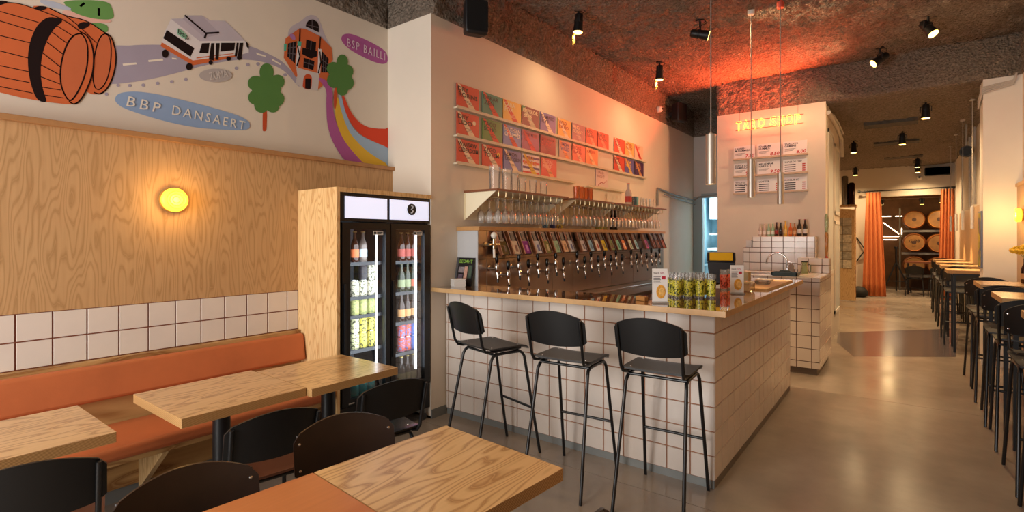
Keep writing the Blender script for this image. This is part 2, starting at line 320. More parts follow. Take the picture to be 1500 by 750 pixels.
# ================================================================ WALL PAINTING (flat shapes painted on the plaster, in wall metres: y, z)
MCOL=dict(road='#a39bab',cream='#e6dccb',green='#6a9a55',green2='#557f42',pink='#e3b3a3',sky='#b4bccb',black='#1c0d0c',orange='#cd693c',orange2='#c66a42',white='#dcd6d6',lilac='#bdb4bd',lilac2='#b0a7b2',mint='#8fc0a2',grey='#b2a9a6',blue='#8ea6c8',blue2='#9db4cb',purple='#ab5b95',purple2='#a878ac',rust='#c2502a',stone='#c9c0bd',bar='#5b5054',teal='#4fae93',yellow='#dcb13c',red='#d5492f')
MUR=[('road', 'road', 'poly', [(0.947, 2.662), (1.062, 2.696), (1.098, 2.705), (1.135, 2.721), (1.275, 2.765), (1.542, 2.825), (1.794, 2.916), (1.862, 2.916), (1.932, 2.905), (2.041, 2.886), (2.116, 2.845), (2.213, 2.754), (2.213, 2.698), (2.116, 2.79), (2.041, 2.823), (1.932, 2.831), (1.828, 2.82), (1.729, 2.793), (1.542, 2.71), (1.397, 2.628), (1.262, 2.554), (1.135, 2.495), (1.062, 2.467), (0.947, 2.429)]), ('road_dash', 'cream', 'poly', [(1.063, 2.586), (1.132, 2.612), (1.136, 2.602), (1.066, 2.575)]), ('road_dash', 'cream', 'poly', [(1.196, 2.644), (1.275, 2.676), (1.278, 2.664), (1.198, 2.633)]), ('road_dash', 'cream', 'poly', [(1.327, 2.696), (1.352, 2.7), (1.357, 2.692), (1.329, 2.686)]), ('road_dash', 'cream', 'poly', [(1.871, 2.884), (1.941, 2.881), (1.946, 2.87), (1.876, 2.871)]), ('road_dash', 'cream', 'poly', [(1.989, 2.872), (2.056, 2.854), (2.059, 2.841), (1.993, 2.858)]), ('pebble_dots', 'road', 'multi', [[(1.05, 2.453), (1.049, 2.449), (1.048, 2.446), (1.045, 2.443), (1.042, 2.441), (1.039, 2.441), (1.036, 2.441), (1.034, 2.443), (1.033, 2.445), (1.032, 2.448), (1.033, 2.452), (1.034, 2.455), (1.036, 2.458), (1.039, 2.46), (1.042, 2.46), (1.045, 2.46), (1.048, 2.458), (1.049, 2.456)], [(1.109, 2.465), (1.108, 2.462), (1.106, 2.458), (1.104, 2.456), (1.101, 2.454), (1.098, 2.453), (1.095, 2.453), (1.092, 2.455), (1.091, 2.458), (1.09, 2.461), (1.091, 2.464), (1.092, 2.468), (1.095, 2.47), (1.098, 2.472), (1.101, 2.473), (1.104, 2.473), (1.106, 2.471), (1.108, 2.468)], [(1.179, 2.484), (1.178, 2.481), (1.177, 2.477), (1.174, 2.474), (1.171, 2.472), (1.168, 2.472), (1.164, 2.472), (1.162, 2.474), (1.16, 2.476), (1.16, 2.48), (1.16, 2.483), (1.162, 2.486), (1.164, 2.489), (1.168, 2.491), (1.171, 2.492), (1.174, 2.492), (1.177, 2.49), (1.178, 2.487)], [(1.257, 2.514), (1.256, 2.51), (1.255, 2.507), (1.252, 2.504), (1.249, 2.502), (1.245, 2.501), (1.242, 2.502), (1.239, 2.503), (1.238, 2.506), (1.237, 2.509), (1.238, 2.513), (1.239, 2.516), (1.242, 2.519), (1.245, 2.521), (1.249, 2.522), (1.252, 2.521), (1.255, 2.52), (1.256, 2.517)], [(1.337, 2.543), (1.336, 2.54), (1.335, 2.536), (1.332, 2.533), (1.328, 2.531), (1.325, 2.53), (1.321, 2.531), (1.319, 2.532), (1.317, 2.535), (1.316, 2.538), (1.317, 2.542), (1.319, 2.545), (1.321, 2.548), (1.325, 2.55), (1.328, 2.551), (1.332, 2.551), (1.335, 2.549), (1.336, 2.547)], [(1.419, 2.579), (1.418, 2.575), (1.416, 2.571), (1.414, 2.568), (1.41, 2.566), (1.406, 2.565), (1.403, 2.566), (1.4, 2.567), (1.398, 2.57), (1.398, 2.574), (1.398, 2.577), (1.4, 2.581), (1.403, 2.584), (1.406, 2.586), (1.41, 2.587), (1.414, 2.587), (1.416, 2.585), (1.418, 2.582)], [(0.993, 2.387), (0.992, 2.384), (0.991, 2.38), (0.989, 2.378), (0.986, 2.376), (0.983, 2.375), (0.98, 2.376), (0.978, 2.377), (0.976, 2.38), (0.975, 2.383), (0.976, 2.386), (0.978, 2.39), (0.98, 2.392), (0.983, 2.394), (0.986, 2.395), (0.989, 2.394), (0.991, 2.393), (0.992, 2.39)]]), ('pebble_dots', 'road', 'multi', [[(1.745, 2.737), (1.744, 2.733), (1.742, 2.729), (1.738, 2.725), (1.734, 2.723), (1.73, 2.721), (1.725, 2.722), (1.722, 2.724), (1.72, 2.726), (1.719, 2.73), (1.72, 2.734), (1.722, 2.739), (1.725, 2.742), (1.73, 2.745), (1.734, 2.746), (1.738, 2.745), (1.742, 2.744), (1.744, 2.741)], [(1.825, 2.783), (1.824, 2.779), (1.822, 2.775), (1.818, 2.771), (1.814, 2.769), (1.809, 2.768), (1.804, 2.768), (1.801, 2.77), (1.799, 2.772), (1.798, 2.776), (1.799, 2.781), (1.801, 2.785), (1.804, 2.788), (1.809, 2.791), (1.814, 2.792), (1.818, 2.792), (1.822, 2.79), (1.824, 2.787)], [(1.899, 2.808), (1.898, 2.804), (1.895, 2.8), (1.892, 2.796), (1.887, 2.793), (1.882, 2.792), (1.878, 2.792), (1.874, 2.794), (1.872, 2.797), (1.871, 2.801), (1.872, 2.805), (1.874, 2.81), (1.878, 2.813), (1.882, 2.816), (1.887, 2.817), (1.892, 2.817), (1.895, 2.815), (1.898, 2.812)], [(2.108, 2.781), (2.107, 2.777), (2.105, 2.772), (2.101, 2.768), (2.096, 2.766), (2.091, 2.764), (2.086, 2.765), (2.082, 2.766), (2.079, 2.77), (2.078, 2.774), (2.079, 2.778), (2.082, 2.783), (2.086, 2.786), (2.091, 2.789), (2.096, 2.79), (2.101, 2.79), (2.105, 2.788), (2.107, 2.785)]]), ('green_hop', 'green', 'poly', [(0.781, 2.868), (0.992, 2.945), (1.016, 2.894), (1.023, 2.839), (0.935, 2.811), (0.861, 2.809), (0.816, 2.822), (0.799, 2.841)]), ('green_hop', 'green', 'poly', [(0.897, 2.781), (0.992, 2.805), (0.992, 2.746), (0.935, 2.749)]), ('pink_ribbon', 'pink', 'poly', [(0.773, 2.803), (0.812, 2.823), (0.861, 2.809), (0.935, 2.811), (1.016, 2.834), (0.997, 2.809), (0.888, 2.778), (0.807, 2.774)]), ('sky_ribbon', 'sky', 'poly', [(0.672, 2.828), (0.73, 2.849), (0.799, 2.841), (0.823, 2.836), (0.816, 2.822), (0.73, 2.807)]), ('hop_mark', 'black', 'line', [(0.863, 2.863), (0.879, 2.885)], 0.0144), ('hop_mark', 'black', 'line', [(0.947, 2.879), (0.947, 2.839)], 0.0144), ('far_barrel', 'orange', 'poly', [(0.632, 2.781), (0.713, 2.812), (0.799, 2.784), (0.888, 2.792), (0.973, 2.745), (1.004, 2.744), (1.023, 2.681), (1.033, 2.612), (1.021, 2.513), (0.992, 2.422), (0.954, 2.375), (0.888, 2.364), (0.773, 2.529)]), ('far_barrel_head', 'orange2', 'poly', [(0.977, 2.741), (1.0, 2.728), (1.008, 2.653), (1.002, 2.544), (0.984, 2.456), (0.951, 2.399), (0.927, 2.407), (0.918, 2.475), (0.923, 2.57), (0.939, 2.668), (0.958, 2.723)]), ('barrel_line', 'black', 'line', [(0.977, 2.741), (1.0, 2.728), (1.008, 2.653), (1.002, 2.544), (0.984, 2.456), (0.951, 2.399), (0.927, 2.407), (0.918, 2.475), (0.923, 2.57), (0.939, 2.668), (0.958, 2.723), (0.977, 2.741)], 0.008), ('barrel_line', 'black', 'line', [(0.977, 2.745), (1.007, 2.734), (1.023, 2.681), (1.033, 2.612), (1.021, 2.513), (0.992, 2.422), (0.954, 2.375), (0.925, 2.381)], 0.0096), ('barrel_line', 'black', 'line', [(0.726, 2.804), (0.799, 2.782), (0.888, 2.792), (0.977, 2.745)], 0.008), ('barrel_line', 'black', 'line', [(0.799, 2.782), (0.861, 2.742), (0.935, 2.673)], 0.0064), ('far_barrel_hoop', 'black', 'poly', [(0.843, 2.748), (0.879, 2.782), (0.916, 2.775), (0.863, 2.722)]), ('far_barrel_hoop', 'black', 'poly', [(0.656, 2.777), (0.693, 2.807), (0.726, 2.806), (0.688, 2.772)]), ('near_barrel', 'orange', 'poly', [(0.347, 2.749), (0.458, 2.75), (0.531, 2.761), (0.592, 2.786), (0.688, 2.777), (0.79, 2.759), (0.865, 2.715), (0.897, 2.708), (0.923, 2.628), (0.923, 2.512), (0.899, 2.413), (0.865, 2.324), (0.832, 2.289), (0.73, 2.282), (0.624, 2.282), (0.531, 2.293), (0.347, 2.313)]), ('near_barrel_hoop', 'black', 'poly', [(0.487, 2.76), (0.531, 2.774), (0.568, 2.782), (0.531, 2.747), (0.487, 2.719)]), ('near_barrel_head', 'orange2', 'poly', [(0.865, 2.706), (0.886, 2.681), (0.897, 2.632), (0.893, 2.515), (0.865, 2.405), (0.834, 2.329), (0.812, 2.304), (0.79, 2.342), (0.774, 2.395), (0.773, 2.484), (0.788, 2.578), (0.812, 2.653), (0.838, 2.693)]), ('near_barrel_hoop', 'black', 'poly', [(0.73, 2.759), (0.794, 2.76), (0.747, 2.7), (0.712, 2.611), (0.691, 2.506), (0.691, 2.397), (0.705, 2.323), (0.72, 2.279), (0.676, 2.278), (0.649, 2.365), (0.637, 2.47), (0.642, 2.569), (0.664, 2.662), (0.693, 2.721)]), ('barrel_line', 'black', 'line', [(0.865, 2.706), (0.886, 2.681), (0.897, 2.632), (0.893, 2.515), (0.865, 2.405), (0.834, 2.329), (0.812, 2.304), (0.79, 2.342), (0.774, 2.395), (0.773, 2.484), (0.788, 2.578), (0.812, 2.653), (0.838, 2.693), (0.865, 2.706)], 0.0096), ('barrel_line', 'black', 'line', [(0.812, 2.304), (0.834, 2.29), (0.865, 2.324), (0.899, 2.413), (0.922, 2.511), (0.923, 2.628), (0.897, 2.702), (0.861, 2.714)], 0.0096), ('stave_line', 'black', 'line', [(0.387, 2.724), (0.68, 2.709)], 0.0064), ('stave_line', 'black', 'line', [(0.387, 2.679), (0.66, 2.655)], 0.0064), ('stave_line', 'black', 'line', [(0.387, 2.594), (0.648, 2.587)], 0.0064), ('stave_line', 'black', 'line', [(0.387, 2.519), (0.64, 2.503)], 0.0064), ('stave_line', 'black', 'line', [(0.387, 2.438), (0.64, 2.43)], 0.0064), ('stave_line', 'black', 'line', [(0.387, 2.378), (0.644, 2.372)], 0.0064), ('stave_line', 'black', 'line', [(0.387, 2.331), (0.656, 2.318)], 0.0064), ('stave_line', 'black', 'line', [(0.751, 2.718), (0.825, 2.682)], 0.0064), ('stave_line', 'black', 'line', [(0.73, 2.678), (0.799, 2.632)], 0.0064), ('stave_line', 'black', 'line', [(0.709, 2.616), (0.783, 2.565)], 0.0064), ('stave_line', 'black', 'line', [(0.698, 2.547), (0.773, 2.489)], 0.0064), ('stave_line', 'black', 'line', [(0.693, 2.479), (0.771, 2.444)], 0.0064), ('stave_line', 'black', 'line', [(0.693, 2.414), (0.771, 2.394)], 0.0064), ('stave_line', 'black', 'line', [(0.693, 2.359), (0.773, 2.361)], 0.0064), ('stave_line', 'black', 'line', [(0.705, 2.318), (0.786, 2.319)], 0.0064), ('barrel_line', 'black', 'line', [(0.387, 2.744), (0.531, 2.759), (0.592, 2.786), (0.688, 2.777), (0.79, 2.759), (0.861, 2.714)], 0.0064), ('bus_body', 'white', 'poly', [(1.322, 2.944), (1.396, 2.972), (1.404, 2.994), (1.506, 3.029), (1.557, 3.013), (1.658, 3.043), (1.763, 2.971), (1.789, 2.945), (1.818, 2.929), (1.818, 2.87), (1.726, 2.815), (1.546, 2.731), (1.45, 2.681), (1.265, 2.753), (1.268, 2.774), (1.291, 2.862)]), ('bus_roof', 'lilac', 'poly', [(1.322, 2.944), (1.396, 2.972), (1.404, 2.994), (1.506, 3.029), (1.557, 3.013), (1.658, 3.043), (1.763, 2.971), (1.789, 2.945), (1.492, 2.852)]), ('bus_roof_box', 'lilac2', 'poly', [(1.404, 2.994), (1.506, 3.029), (1.613, 2.95), (1.604, 2.928), (1.523, 2.884), (1.39, 2.966)]), ('bus_stripe', 'orange', 'poly', [(1.27, 2.778), (1.45, 2.711), (1.557, 2.756), (1.726, 2.825), (1.726, 2.813), (1.557, 2.728), (1.45, 2.679), (1.263, 2.751)]), ('bus_stripe', 'orange', 'poly', [(1.472, 2.738), (1.713, 2.834), (1.713, 2.829), (1.472, 2.73)]), ('bus_window', 'black', 'poly', [(1.298, 2.865), (1.46, 2.795), (1.436, 2.732), (1.278, 2.806)]), ('bus_window', 'black', 'poly', [(1.506, 2.842), (1.554, 2.859), (1.546, 2.786), (1.489, 2.773)]), ('bus_window', 'black', 'poly', [(1.564, 2.86), (1.584, 2.867), (1.581, 2.746), (1.549, 2.744)]), ('bus_window', 'black', 'poly', [(1.595, 2.87), (1.619, 2.877), (1.611, 2.758), (1.591, 2.754)]), ('bus_window', 'black', 'poly', [(1.629, 2.882), (1.722, 2.91), (1.716, 2.857), (1.622, 2.819)]), ('bus_window', 'black', 'poly', [(1.733, 2.914), (1.747, 2.917), (1.735, 2.818), (1.718, 2.814)]), ('bus_window', 'black', 'poly', [(1.754, 2.919), (1.779, 2.927), (1.766, 2.823), (1.738, 2.815)]), ('bus_window', 'black', 'poly', [(1.795, 2.945), (1.818, 2.929), (1.816, 2.893), (1.802, 2.905)]), ('bus_wheels', 'black', 'multi', [[(1.308, 2.716), (1.307, 2.706), (1.303, 2.697), (1.298, 2.69), (1.292, 2.685), (1.286, 2.683), (1.28, 2.685), (1.275, 2.689), (1.272, 2.697), (1.271, 2.705), (1.272, 2.715), (1.275, 2.724), (1.28, 2.731), (1.286, 2.736), (1.292, 2.738), (1.298, 2.736), (1.303, 2.732), (1.307, 2.725)], [(1.448, 2.669), (1.447, 2.661), (1.444, 2.653), (1.438, 2.646), (1.432, 2.641), (1.425, 2.639), (1.418, 2.641), (1.413, 2.644), (1.409, 2.651), (1.408, 2.659), (1.409, 2.667), (1.413, 2.675), (1.418, 2.682), (1.425, 2.687), (1.432, 2.689), (1.438, 2.687), (1.444, 2.684), (1.447, 2.677)], [(1.574, 2.731), (1.573, 2.725), (1.57, 2.72), (1.567, 2.715), (1.563, 2.712), (1.558, 2.711), (1.554, 2.712), (1.55, 2.714), (1.548, 2.718), (1.547, 2.724), (1.548, 2.729), (1.55, 2.735), (1.554, 2.739), (1.558, 2.742), (1.563, 2.744), (1.567, 2.743), (1.57, 2.74), (1.573, 2.736)], [(1.693, 2.79), (1.692, 2.784), (1.69, 2.779), (1.685, 2.775), (1.68, 2.771), (1.675, 2.77), (1.669, 2.77), (1.665, 2.772), (1.663, 2.776), (1.662, 2.781), (1.663, 2.787), (1.665, 2.792), (1.669, 2.797), (1.675, 2.8), (1.68, 2.801), (1.685, 2.801), (1.69, 2.799), (1.692, 2.795)], [(1.768, 2.817), (1.767, 2.811), (1.764, 2.805), (1.759, 2.8), (1.754, 2.796), (1.748, 2.795), (1.742, 2.795), (1.738, 2.798), (1.735, 2.802), (1.734, 2.808), (1.735, 2.814), (1.738, 2.819), (1.742, 2.824), (1.748, 2.828), (1.754, 2.83), (1.759, 2.829), (1.764, 2.827), (1.767, 2.822)]]), ('bus_line', 'black', 'line', [(1.404, 2.992), (1.531, 2.917), (1.613, 2.948)], 0.016), ('bus_line', 'black', 'line', [(1.533, 2.917), (1.523, 2.884)], 0.016), ('bus_badge', 'mint', 'poly', [(1.359, 2.893), (1.38, 2.894), (1.418, 2.865), (1.409, 2.837), (1.39, 2.841), (1.357, 2.857)]), ('grey_oval', 'grey', 'multi', [[(1.703, 2.675), (1.696, 2.657), (1.677, 2.638), (1.647, 2.62), (1.612, 2.606), (1.574, 2.597), (1.54, 2.594), (1.512, 2.598), (1.494, 2.607), (1.488, 2.621), (1.494, 2.639), (1.512, 2.657), (1.54, 2.674), (1.574, 2.689), (1.612, 2.699), (1.647, 2.702), (1.677, 2.699), (1.696, 2.69)]]), ('blue_oval', 'blue', 'poly', [(1.023, 2.364), (1.036, 2.396), (1.076, 2.419), (1.146, 2.437), (1.257, 2.443), (1.42, 2.434), (1.597, 2.42), (1.749, 2.402), (1.817, 2.374), (1.829, 2.347), (1.817, 2.317), (1.765, 2.298), (1.634, 2.282), (1.454, 2.267), (1.295, 2.277), (1.164, 2.296), (1.065, 2.318), (1.031, 2.342)]), ('purple_oval', 'purple', 'poly', [(2.582, 3.189), (2.593, 3.233), (2.632, 3.263), (2.703, 3.279), (2.862, 3.271), (3.045, 3.24), (3.077, 3.189), (3.077, 3.141), (3.031, 3.107), (2.939, 3.097), (2.788, 3.112), (2.644, 3.142)]), ('tree_trunk', 'rust', 'poly', [(1.92, 2.5), (1.953, 2.507), (1.95, 2.335), (1.941, 2.321), (1.923, 2.318), (1.918, 2.329)]), ('tree_crown', 'green2', 'multi', [[(2.002, 2.774), (1.999, 2.75), (1.989, 2.728), (1.975, 2.709), (1.957, 2.697), (1.939, 2.692), (1.921, 2.696), (1.907, 2.707), (1.898, 2.725), (1.895, 2.747), (1.898, 2.77), (1.907, 2.792), (1.921, 2.811), (1.939, 2.823), (1.957, 2.828), (1.975, 2.825), (1.989, 2.814), (1.999, 2.796)], [(1.927, 2.673), (1.923, 2.653), (1.913, 2.634), (1.897, 2.618), (1.878, 2.607), (1.857, 2.602), (1.838, 2.604), (1.823, 2.613), (1.813, 2.627), (1.81, 2.645), (1.813, 2.664), (1.823, 2.683), (1.838, 2.699), (1.857, 2.71), (1.878, 2.716), (1.897, 2.714), (1.913, 2.705), (1.923, 2.691)], [(2.087, 2.724), (2.084, 2.704), (2.074, 2.686), (2.059, 2.67), (2.041, 2.66), (2.022, 2.655), (2.004, 2.658), (1.989, 2.666), (1.98, 2.68), (1.977, 2.697), (1.98, 2.716), (1.989, 2.734), (2.004, 2.75), (2.022, 2.76), (2.041, 2.765), (2.059, 2.763), (2.074, 2.755), (2.084, 2.741)], [(1.93, 2.569), (1.927, 2.549), (1.916, 2.53), (1.9, 2.514), (1.881, 2.504), (1.861, 2.5), (1.842, 2.502), (1.826, 2.511), (1.816, 2.526), (1.813, 2.544), (1.816, 2.563), (1.826, 2.582), (1.842, 2.597), (1.861, 2.608), (1.881, 2.613), (1.9, 2.611), (1.916, 2.602), (1.927, 2.587)], [(2.086, 2.592), (2.082, 2.571), (2.071, 2.552), (2.056, 2.535), (2.036, 2.525), (2.016, 2.521), (1.997, 2.523), (1.981, 2.533), (1.971, 2.548), (1.968, 2.566), (1.971, 2.586), (1.981, 2.606), (1.997, 2.622), (2.016, 2.633), (2.036, 2.637), (2.056, 2.635), (2.071, 2.626), (2.082, 2.611)], [(1.968, 2.519), (1.964, 2.499), (1.954, 2.48), (1.939, 2.465), (1.921, 2.454), (1.901, 2.451), (1.883, 2.454), (1.868, 2.463), (1.859, 2.478), (1.855, 2.496), (1.859, 2.515), (1.868, 2.534), (1.883, 2.549), (1.901, 2.56), (1.921, 2.564), (1.939, 2.562), (1.954, 2.552), (1.964, 2.537)], [(2.046, 2.53), (2.043, 2.512), (2.034, 2.495), (2.02, 2.481), (2.004, 2.472), (1.986, 2.469), (1.97, 2.471), (1.956, 2.48), (1.947, 2.493), (1.944, 2.509), (1.947, 2.526), (1.956, 2.543), (1.97, 2.557), (1.986, 2.566), (2.004, 2.57), (2.02, 2.567), (2.034, 2.559), (2.043, 2.546)], [(2.059, 2.658), (2.052, 2.618), (2.032, 2.58), (2.002, 2.549), (1.966, 2.529), (1.927, 2.521), (1.892, 2.526), (1.863, 2.544), (1.845, 2.572), (1.838, 2.607), (1.845, 2.645), (1.863, 2.682), (1.892, 2.712), (1.927, 2.734), (1.966, 2.744), (2.002, 2.74), (2.032, 2.723), (2.052, 2.694)]]), ('house_gable', 'lilac', 'poly', [(2.115, 3.095), (2.123, 3.129), (2.147, 3.169), (2.226, 3.232), (2.266, 3.283), (2.317, 3.314), (2.369, 3.313), (2.401, 3.262), (2.423, 3.201), (2.482, 3.113), (2.493, 3.087), (2.317, 3.092), (2.118, 3.033)]), ('house_front', 'orange', 'poly', [(2.095, 3.057), (2.211, 3.171), (2.256, 3.181), (2.39, 3.162), (2.493, 3.101), (2.504, 3.002), (2.466, 2.943), (2.466, 2.826), (2.364, 2.721), (2.317, 2.771), (2.176, 2.784), (2.08, 2.904)]), ('house_base', 'stone', 'poly', [(2.181, 2.858), (2.216, 2.858), (2.359, 2.858), (2.382, 2.844), (2.367, 2.719), (2.256, 2.708), (2.174, 2.726), (2.191, 2.797)]), ('house_window', 'black', 'poly', [(2.261, 3.201), (2.268, 3.227), (2.286, 3.257), (2.327, 3.278), (2.364, 3.268), (2.377, 3.239), (2.376, 3.19)]), ('house_window', 'black', 'poly', [(2.114, 3.022), (2.186, 3.062), (2.171, 2.883), (2.109, 2.921)]), ('house_window', 'black', 'poly', [(2.266, 3.1), (2.353, 3.103), (2.348, 3.031), (2.261, 3.029)]), ('house_window', 'black', 'poly', [(2.234, 3.026), (2.361, 3.034), (2.359, 2.991), (2.307, 2.959), (2.231, 2.974)]), ('house_window', 'black', 'poly', [(2.246, 2.95), (2.338, 2.947), (2.327, 2.873), (2.241, 2.874)]), ('house_window', 'black', 'poly', [(2.401, 3.05), (2.466, 3.001), (2.455, 2.887), (2.396, 2.872)]), ('window_bar', 'bar', 'line', [(2.133, 3.032), (2.128, 2.908)], 0.0096), ('window_bar', 'bar', 'line', [(2.159, 3.047), (2.149, 2.896)], 0.0096), ('window_bar', 'bar', 'line', [(2.112, 2.985), (2.182, 3.015)], 0.0096), ('window_bar', 'bar', 'line', [(2.111, 2.949), (2.176, 2.958)], 0.0096), ('window_bar', 'bar', 'line', [(2.309, 3.101), (2.304, 3.03)], 0.0096), ('window_bar', 'bar', 'line', [(2.291, 2.948), (2.284, 2.874)], 0.0096), ('window_bar', 'bar', 'line', [(2.245, 2.914), (2.334, 2.913)], 0.0096), ('window_bar', 'bar', 'line', [(2.42, 3.032), (2.417, 2.877)], 0.0096), ('window_bar', 'bar', 'line', [(2.442, 3.014), (2.435, 2.882)], 0.0096), ('window_bar', 'bar', 'line', [(2.399, 2.983), (2.462, 2.951)], 0.0096), ('window_bar', 'bar', 'line', [(2.398, 2.925), (2.457, 2.912)], 0.0096), ('window_bar', 'bar', 'line', [(2.317, 3.272), (2.317, 3.196)], 0.0096), ('window_bar', 'bar', 'line', [(2.266, 3.217), (2.371, 3.228)], 0.0096), ('house_door_arch', 'rust', 'poly', [(2.238, 2.752), (2.244, 2.796), (2.261, 2.823), (2.284, 2.834), (2.309, 2.826), (2.317, 2.8), (2.309, 2.708), (2.234, 2.707)]), ('house_door', 'black', 'poly', [(2.258, 2.79), (2.307, 2.802), (2.303, 2.714), (2.256, 2.71)]), ('house_column', 'white', 'poly', [(2.194, 3.065), (2.226, 3.07), (2.196, 2.858), (2.176, 2.862)]), ('house_column', 'white', 'poly', [(2.371, 3.061), (2.401, 3.06), (2.388, 2.865), (2.364, 2.845)]), ('house_shutter', 'teal', 'poly', [(2.191, 3.064), (2.226, 3.069), (2.221, 3.031), (2.194, 3.028)]), ('house_shutter', 'teal', 'poly', [(2.082, 3.008), (2.104, 3.017), (2.099, 2.962), (2.082, 2.957)]), ('house_flag', 'purple2', 'poly', [(2.118, 3.094), (2.157, 3.113), (2.181, 3.077), (2.152, 3.056)]), ('house_line', 'black', 'line', [(2.213, 3.167), (2.208, 3.069)], 0.0144), ('house_line', 'black', 'line', [(2.39, 3.158), (2.382, 3.059)], 0.0144), ('house_line', 'black', 'line', [(2.191, 3.027), (2.211, 2.949), (2.186, 2.869)], 0.0144), ('house_line', 'black', 'line', [(2.385, 3.036), (2.393, 2.952), (2.371, 2.861)], 0.0144), ('purple_band', 'purple', 'poly', [(2.367, 2.823), (2.409, 2.83), (2.468, 2.805), (2.507, 2.746), (2.498, 2.617), (2.534, 2.487), (2.602, 2.359), (2.715, 2.259), (2.913, 2.112), (2.715, 2.092), (2.53, 2.27), (2.452, 2.434), (2.441, 2.625), (2.448, 2.743), (2.398, 2.789)]), ('yellow_band', 'yellow', 'poly', [(2.547, 2.736), (2.588, 2.576), (2.658, 2.428), (2.788, 2.326), (3.268, 2.143), (2.913, 2.101), (2.71, 2.258), (2.598, 2.363), (2.53, 2.502), (2.521, 2.641)]), ('blue_band', 'blue2', 'poly', [(2.579, 2.743), (2.621, 2.602), (2.691, 2.474), (2.812, 2.402), (3.268, 2.331), (3.268, 2.143), (2.913, 2.259), (2.775, 2.334), (2.651, 2.437), (2.575, 2.613), (2.552, 2.727)]), ('red_band', 'red', 'poly', [(2.602, 2.748), (2.667, 2.611), (2.775, 2.519), (2.913, 2.501), (3.268, 2.565), (3.268, 2.326), (2.888, 2.392), (2.739, 2.441), (2.632, 2.564), (2.588, 2.715)]), ('tree_trunk', 'rust', 'poly', [(2.512, 2.777), (2.552, 2.786), (2.534, 2.615), (2.523, 2.599), (2.512, 2.61)]), ('tree_crown', 'green2', 'multi', [[(2.649, 3.025), (2.645, 3.002), (2.635, 2.98), (2.621, 2.962), (2.603, 2.95), (2.583, 2.945), (2.566, 2.948), (2.551, 2.958), (2.542, 2.975), (2.538, 2.995), (2.542, 3.018), (2.551, 3.039), (2.566, 3.057), (2.583, 3.07), (2.603, 3.075), (2.621, 3.073), (2.635, 3.063), (2.645, 3.046)], [(2.57, 2.948), (2.566, 2.929), (2.555, 2.909), (2.538, 2.893), (2.518, 2.881), (2.496, 2.875), (2.476, 2.877), (2.46, 2.885), (2.449, 2.899), (2.446, 2.916), (2.449, 2.936), (2.46, 2.955), (2.476, 2.971), (2.496, 2.983), (2.518, 2.989), (2.538, 2.988), (2.555, 2.98), (2.566, 2.966)], [(2.703, 2.959), (2.699, 2.937), (2.686, 2.915), (2.667, 2.897), (2.644, 2.884), (2.62, 2.879), (2.598, 2.88), (2.579, 2.889), (2.567, 2.904), (2.563, 2.923), (2.567, 2.944), (2.579, 2.965), (2.598, 2.983), (2.62, 2.997), (2.644, 3.003), (2.667, 3.002), (2.686, 2.993), (2.699, 2.978)], [(2.591, 2.854), (2.586, 2.832), (2.574, 2.81), (2.554, 2.791), (2.531, 2.778), (2.506, 2.772), (2.483, 2.774), (2.464, 2.784), (2.452, 2.8), (2.448, 2.82), (2.452, 2.842), (2.464, 2.864), (2.483, 2.882), (2.506, 2.896), (2.531, 2.902), (2.554, 2.9), (2.574, 2.891), (2.586, 2.875)], [(2.708, 2.863), (2.703, 2.839), (2.69, 2.817), (2.67, 2.798), (2.645, 2.784), (2.619, 2.778), (2.595, 2.781), (2.576, 2.79), (2.563, 2.806), (2.559, 2.827), (2.563, 2.85), (2.576, 2.872), (2.595, 2.891), (2.619, 2.904), (2.645, 2.911), (2.67, 2.909), (2.69, 2.9), (2.703, 2.884)], [(2.649, 2.788), (2.645, 2.771), (2.635, 2.754), (2.621, 2.74), (2.603, 2.731), (2.583, 2.726), (2.566, 2.728), (2.551, 2.736), (2.542, 2.748), (2.538, 2.763), (2.542, 2.78), (2.551, 2.796), (2.566, 2.81), (2.583, 2.82), (2.603, 2.825), (2.621, 2.823), (2.635, 2.816), (2.645, 2.804)], [(2.686, 2.908), (2.679, 2.873), (2.66, 2.839), (2.63, 2.811), (2.594, 2.791), (2.556, 2.782), (2.521, 2.785), (2.492, 2.8), (2.474, 2.823), (2.468, 2.854), (2.474, 2.887), (2.492, 2.92), (2.521, 2.948), (2.556, 2.969), (2.594, 2.979), (2.63, 2.977), (2.66, 2.963), (2.679, 2.939)]])]
mu=thing('wall_mural','painted mural of barrels, a bus, trees and a rainbow above the plywood','mural',(XL,1.5,2.19))
LAY=[]
SMO=('road','barrel','oval','band','hop','ribbon','trunk','gable','flag','arch')
def chaikin(p,closed,n=2):
    for _ in range(n):
        q=[]; m=len(p)
        for i in range(m if closed else m-1):
            a,b=p[i],p[(i+1)%m]; q+=[(.75*a[0]+.25*b[0],.75*a[1]+.25*b[1]),(.25*a[0]+.75*b[0],.25*a[1]+.75*b[1])]
        p=q if closed else [p[0]]+q+[p[-1]]
    return p
MUR=[(e[0],e[1],e[2],chaikin(e[3],e[2]=='poly'))+tuple(e[4:]) if e[2]!='multi' and any(k in e[0] for k in SMO) and 'dash' not in e[0] else e for e in MUR]
def ebox(e):
    ps=[p for q in e[3] for p in q] if e[2]=='multi' else e[3]; return (min(p[0] for p in ps)-.012,max(p[0] for p in ps)+.012,min(p[1] for p in ps)-.012,max(p[1] for p in ps)+.012)
